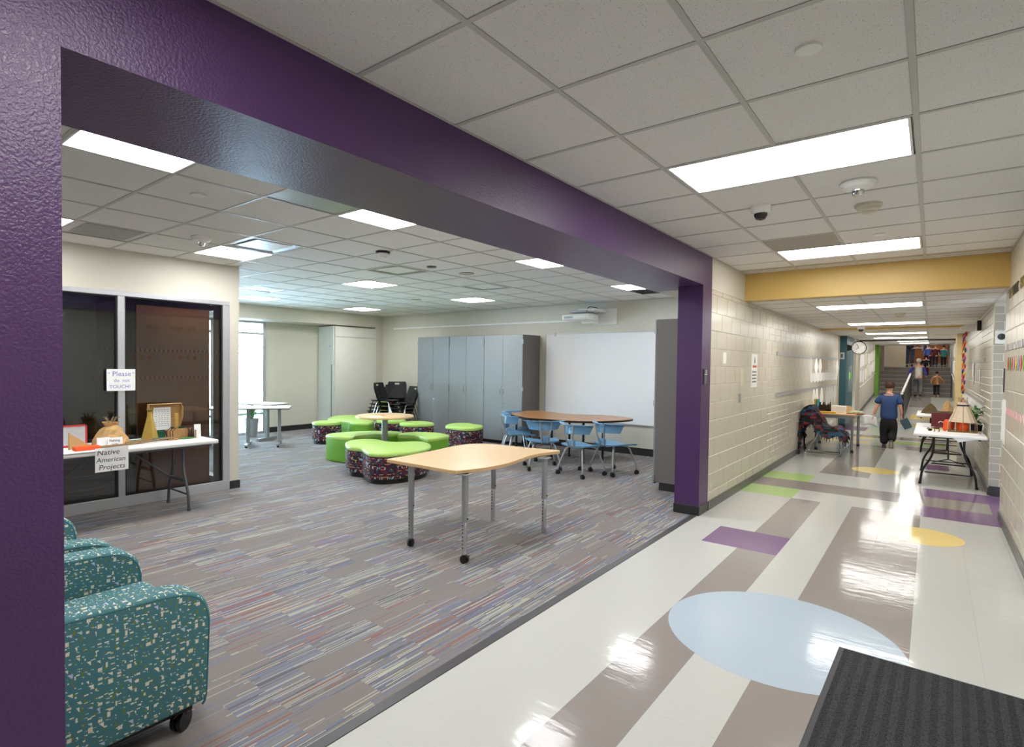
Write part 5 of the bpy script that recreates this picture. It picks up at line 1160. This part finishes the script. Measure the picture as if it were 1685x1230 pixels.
# ---- landing
solo('landing_screen', B(-1.55, -.93, 31.3, 31.36, 1.70, 2.9), mat('screen_beige', '#cfc3ae', .6), 'beige panel standing at the top of the stairs on the left', 'panel')
for x0, x1, lb in ((-.9, -.33, 'brown wooden door with a steel push bar at the stair landing'), (-.10, .6, 'brown wooden door behind the group of children')):
    d = thing('wooden_door', (x0, 34.9, 1.69), 0, lb, 'door'); part('leaf', B(0, x1-x0, 0, .05, 0, 2.1), M_oak_door, d)
    if x0 < -.5: part('push_bar', MB().tube([(.05, -.06, .95), (x1-x0-.06, -.06, .95)], .035, 8).box(x1-x0-.09, x1-x0-.02, -.08, 0, .82, 1.08), M_steel, d)
    part('kick_plate', B(.02, x1-x0-.02, -.006, 0, .01, .2), M_steel, d)
solo('door_post', MB().box(-.33, -.22, 34.85, 34.99, 1.69, 3.9), M_purple, 'purple door frame post between the landing doors', 'door frame')
solo('white_mullion', MB().box(-.22, -.10, 34.85, 34.99, 1.69, 3.9), M_white, 'white post right of the purple door frame', 'post')

# ================================================================== PEOPLE
def skin(name, verts, edges, m_, parent, sub=2, root=0):
    me = bpy.data.meshes.new(name); me.from_pydata([v[:3] for v in verts], edges, []); o = link(name, me, parent)
    o.modifiers.new('skin', 'SKIN').use_smooth_shade = True
    sl = me.skin_vertices[0].data
    for i, v in enumerate(verts): sl[i].radius = (v[3], v[4] if len(v) > 4 else v[3]); sl[i].use_root = (i == root)
    s = o.modifiers.new('sub', 'SUBSURF'); s.levels = sub; s.render_levels = sub
    me.materials.append(m_); return o
def hand(parent, loc, ax, m_, sc=1.0, curl=.5, side=1, name='hand'):
    """five-fingered hand hanging along -Z, palm facing inwards; joined as one mesh"""
    q = MB(); q.mat = Matrix.Translation(loc) @ Euler(ax).to_matrix().to_4x4() @ Matrix.Scale(sc, 4)
    q.ball((0, 0, -.035), .03, 10, 0, (.5, 1, 1.35))
    for k, (y, L2) in enumerate([(-.022, .055), (-.008, .065), (.007, .06), (.021, .048)]):
        c = curl*side; q.tube([(0, y, -.06), (-.004*c, y*1.1, -.06-L2*.45), (-.022*c, y*1.1, -.06-L2*.8), (-.036*c, y*1.1, -.06-L2*.85)], [.0085, .008, .0072, .005], 7)
    q.tube([(0, -.024, -.02), (-.01*side, -.042, -.045), (-.016*side, -.044, -.068)], [.011, .0095, .006], 7)
    return q
# ---- boy walking away
boy = thing('person', (-.66, 13.82, 0), 0, 'boy in a navy T-shirt and black trousers walking away, holding papers and a book', 'person')
body = skin('body', [(0, 0, .66, .085, .065), (0, 0, .80, .09, .065), (0, .005, .95, .095, .065), (0, .0, 1.06, .085, .055), (0, .0, 1.11, .04, .04), (0, .02, 1.17, .045, .045), (0.005, .03, 1.23, .076, .084), (0.005, .035, 1.29, .062, .07),
                     (-.13, 0, 1.045, .045), (-.18, -.01, .88, .036), (-.225, -.02, .76, .029), (-.25, -.01, .655, .022), (.13, 0, 1.045, .045), (.175, -.01, .88, .036), (.20, .0, .76, .029), (.205, .03, .66, .022),
                     (-.065, 0, .60, .065), (-.06, .06, .36, .048), (-.06, .02, .10, .034), (.065, 0, .60, .065), (.06, .07, .37, .048), (.055, -.10, .16, .03)],
            [(0, 1), (1, 2), (2, 3), (3, 4), (4, 5), (5, 6), (6, 7), (3, 8), (8, 9), (9, 10), (10, 11), (3, 12), (12, 13), (13, 14), (14, 15), (0, 16), (16, 17), (17, 18), (0, 19), (19, 20), (20, 21)], M_skin, boy)
hq = hand(boy, (-.252, -.01, .665), (0, .1, .3), M_skin, .9, .8, 1); part('hand', hq, M_skin, body, smooth=True)
hq = hand(boy, (.206, .03, .67), (0, -.1, -.3), M_skin, .9, .8, -1); part('hand', hq, M_skin, body, smooth=True)
# head details
fc = MB().ball((.083, .03, 1.235), .02, 8, 0, (.4, .8, 1.1)).ball((-.075, .03, 1.235), .02, 8, 0, (.4, .8, 1.1)); part('ear', fc, M_skin, body, smooth=True)
fc = MB().tube([(.01, .11, 1.25), (.012, .128, 1.225)], [.006, .011], 8); part('nose', fc, M_skin, body, smooth=True)
part('eye', MB().ball((-.022, .103, 1.255), .009, 8).ball((.04, .10, 1.255), .009, 8), M_ink, body, smooth=True); part('mouth', B(-.01, .03, .10, .108, 1.195, 1.2), mat('lips', '#a5544c', .5), body)
hr = MB(); hr.mat = Matrix.Translation((.003, .022, 1.268)); rb = random.Random(3)
sg = 18; R_ = [(.075, -.06), (.088, -.035), (.095, 0), (.088, .04), (.062, .072), (.028, .088), (.002, .092)]
hr.add([(a*math.cos(2*PI*i/sg)*.95*(1+rb.uniform(-.02, .02)), a*math.sin(2*PI*i/sg)*(1.06 if math.sin(2*PI*i/sg) < 0 else .92), z+(.055*max(0, math.sin(2*PI*i/sg)) if z < .02 else 0)) for a, z in R_ for i in range(sg)], [(k*sg+i, k*sg+(i+1) % sg, (k+1)*sg+(i+1) % sg, (k+1)*sg+i) for k in range(6) for i in range(sg)])
part('hair', hr, M_hair, boy, smooth=True)
shirt = skin('t_shirt', [(0, 0, .545, .16, .115), (0, 0, .68, .158, .11), (0, .0, .84, .15, .105), (0, 0, .98, .155, .098), (0, 0, 1.07, .105, .075), (0, .0, 1.105, .062, .06), (-.14, 0, 1.035, .075), (-.20, -.01, .88, .07), (.14, 0, 1.035, .075), (.195, -.01, .88, .07)],
             [(0, 1), (1, 2), (2, 3), (3, 4), (4, 5), (3, 6), (6, 7), (3, 8), (8, 9)], M_navy, boy)
tr_ = skin('trousers', [(0, 0, .70, .12, .095), (0, 0, .58, .135, .10), (-.075, .02, .44, .092), (-.07, .055, .28, .08), (-.065, .02, .06, .072), (.075, .03, .44, .092), (.065, .05, .30, .084), (.055, -.09, .14, .078)], [(0, 1), (1, 2), (2, 3), (3, 4), (1, 5), (5, 6), (6, 7)], M_blackcloth, boy)
part('side_stripe', MB().tube([(.135, .05, .34), (.138, .04, .42)], .014, 6), mat('neon_green', '#9be03a', .6), boy)
def shoe(x, y, z, rx):
    q = MB(); q.mat = Matrix.Translation((x, y, z)) @ Matrix.Rotation(rx, 4, 'X')
    q.box(-.035, .035, -.06, .15, 0, .022, 1); q.box(-.031, .031, -.05, .13, .02, .065, 0); return part('shoe', q, [mat('shoe_gray', '#4c4845', .7), mat('shoe_sole', '#c2b9a8', .7)], boy, bevel=.012, smooth=True)
shoe(-.065, .0, 0, 0); shoe(.055, -.12, .10, -.95)
ph = solo('held_papers', MB().grid(lambda u, v: ((u-.5)*.24+.03*v, .015*math.sin(u*5), -.2*v+.02*math.sin(u*4)), 8, 6), M_paper, "white papers in the boy's left hand", 'paper', loc=(-.985, 13.80, .63), smooth=True); ph.modifiers.new('t', 'SOLIDIFY').thickness = .002
bkk = thing('book', (-.42, 13.82, .60), 0, "dark teal book carried in the boy's right hand", 'book'); bkk.rotation_euler = (0, -.45, .3); part('cover', B(-.07, .07, -.012, .012, -.2, 0), mat('book_cover', '#3f5a66', .4, var=.3, scale=12), bkk, bevel=.002); part('pages', B(-.066, .072, -.009, .009, -.197, -.003), M_paper, bkk)
# ---- distant figures
def figure(label, x, y, z, h, top, legs, hairc, lean=0, armL=(-.2, -.1), armR=(.2, -.1), stride=.12, rz=0, sleeves=None, vest=None, shoes='#26242a'):
    t = thing('person', (x, y, z), rz, label, 'person'); k = h/1.65; t.scale = (k, k, k); L3 = lean
    P_ = [(0, 0, .85), (0, L3*.4, 1.1), (0, L3*.8, 1.32), (0, L3, 1.40), (0, L3+.03, 1.46), (0, L3+.05, 1.56)]
    v = [(*P_[0], .1, .08), (*P_[1], .1, .08), (*P_[2], .11, .08), (*P_[3], .045), (*P_[4], .05), (*P_[5], .078, .09), (-.17, L3*.8, 1.33, .05), (armL[0]-.06, L3*.6+.02, 1.08, .04), (armL[0]-.08, armL[1], .86, .03), (.17, L3*.8, 1.33, .05), (armR[0]+.06, L3*.6+.02, 1.08, .04), (armR[0]+.08, armR[1], .86, .03),
         (-.09, stride*.4, .78, .08), (-.09, stride, .46, .06), (-.09, stride*.3, .09, .04), (.09, -stride*.3, .78, .08), (.09, 0, .46, .06), (.09, -stride*1.4, .12, .04)]
    b = skin('body', v, [(0, 1), (1, 2), (2, 3), (3, 4), (4, 5), (2, 6), (6, 7), (7, 8), (2, 9), (9, 10), (10, 11), (0, 12), (12, 13), (13, 14), (0, 15), (15, 16), (16, 17)], M_skin, t)
    mt_ = mat('cloth_'+top, top, .8); ms = mat('cloth_'+(sleeves or top), sleeves or top, .8)
    skin('jacket', [(0, 0, .74, .16, .125), (0, L3*.2, .92, .155, .12), (0, L3*.4, 1.1, .145, .11), (0, L3*.8, 1.3, .15, .11), (0, L3*.95, 1.37, .08, .07)], [(0, 1), (1, 2), (2, 3), (3, 4)], mt_, t)
    for s, a in ((-1, armL), (1, armR)): skin('sleeve', [(s*.15, L3*.8, 1.32, .07), (a[0]+s*.06, L3*.6+.02, 1.08, .06), (a[0]+s*.078, a[1], .90, .05)], [(0, 1), (1, 2)], ms, t)
    skin('trousers', [(0, 0, .86, .13, .1), (-.09, stride*.4, .76, .1), (-.09, stride, .46, .08), (-.09, stride*.3, .12, .07), (.09, -stride*.3, .76, .1), (.09, 0, .46, .08), (.09, -stride*1.4, .15, .07)], [(0, 1), (1, 2), (2, 3), (0, 4), (4, 5), (5, 6)], mat('cloth_'+legs, legs, .8), t)
    part('hair', MB().ball((0, L3+.03, 1.60), .098, 14, 0, (.95, 1.05, .95)), mat('hair_'+hairc, hairc, .8, bump=.5), t, smooth=True)
    part('nose', MB().ball((0, L3+.145, 1.55), .014, 8), M_skin, b)
    for s, yy, zz in ((-1, stride*.3, 0), (1, -stride*1.4, .03)): part('shoe', MB().box(s*.09-.045, s*.09+.045, yy-.08, yy+.16, zz, zz+.085), mat('shoe_'+shoes, shoes, .7), t, bevel=.02, smooth=True)
    return t
figure('white-haired woman in a pale vest with blue sleeves climbing the stairs', -.42, 28.1, .5, 1.50, '#cfcabf', '#77777a', '#eceae6', .12, (-.24, -.05), (.2, .05), .2, 0, '#3a3f9c')
figure('small child in a tan sweater and black trousers beside the woman', .16, 28.2, .5, 1.0, '#b98450', '#1d1a1c', '#3a2418', .05, (-.2, 0), (.28, .25), .16, 0, shoes='#c9b07a')
figure('adult in dark jacket and jeans standing at the landing next to the beige panel', -.80, 31.7, 1.69, 1.7, '#1f2434', '#39465c', '#2a1f1a', 0, (-.18, 0), (.18, 0), .05, 0)
figure('child in a bright blue jacket at the top of the stairs', -.12, 31.5, 1.69, 1.02, '#2f5fb5', '#2a2f48', '#8a5a34', .2, stride=.1)
figure('child in a maroon jacket at the top of the stairs', .10, 31.35, 1.69, 1.0, '#5a1a2a', '#2c2c3c', '#b5875a', .15, stride=.1)
figure('child in a teal top at the far right of the landing', .40, 32.2, 1.69, .98, '#3aa0a8', '#22222c', '#1a1512', 0, stride=.08)
figure('dark-haired child bending on the upper stairs behind the woman', -.2, 29.9, 1.18, 1.0, '#1e1c20', '#7a2030', '#1a1512', .3, stride=.1)
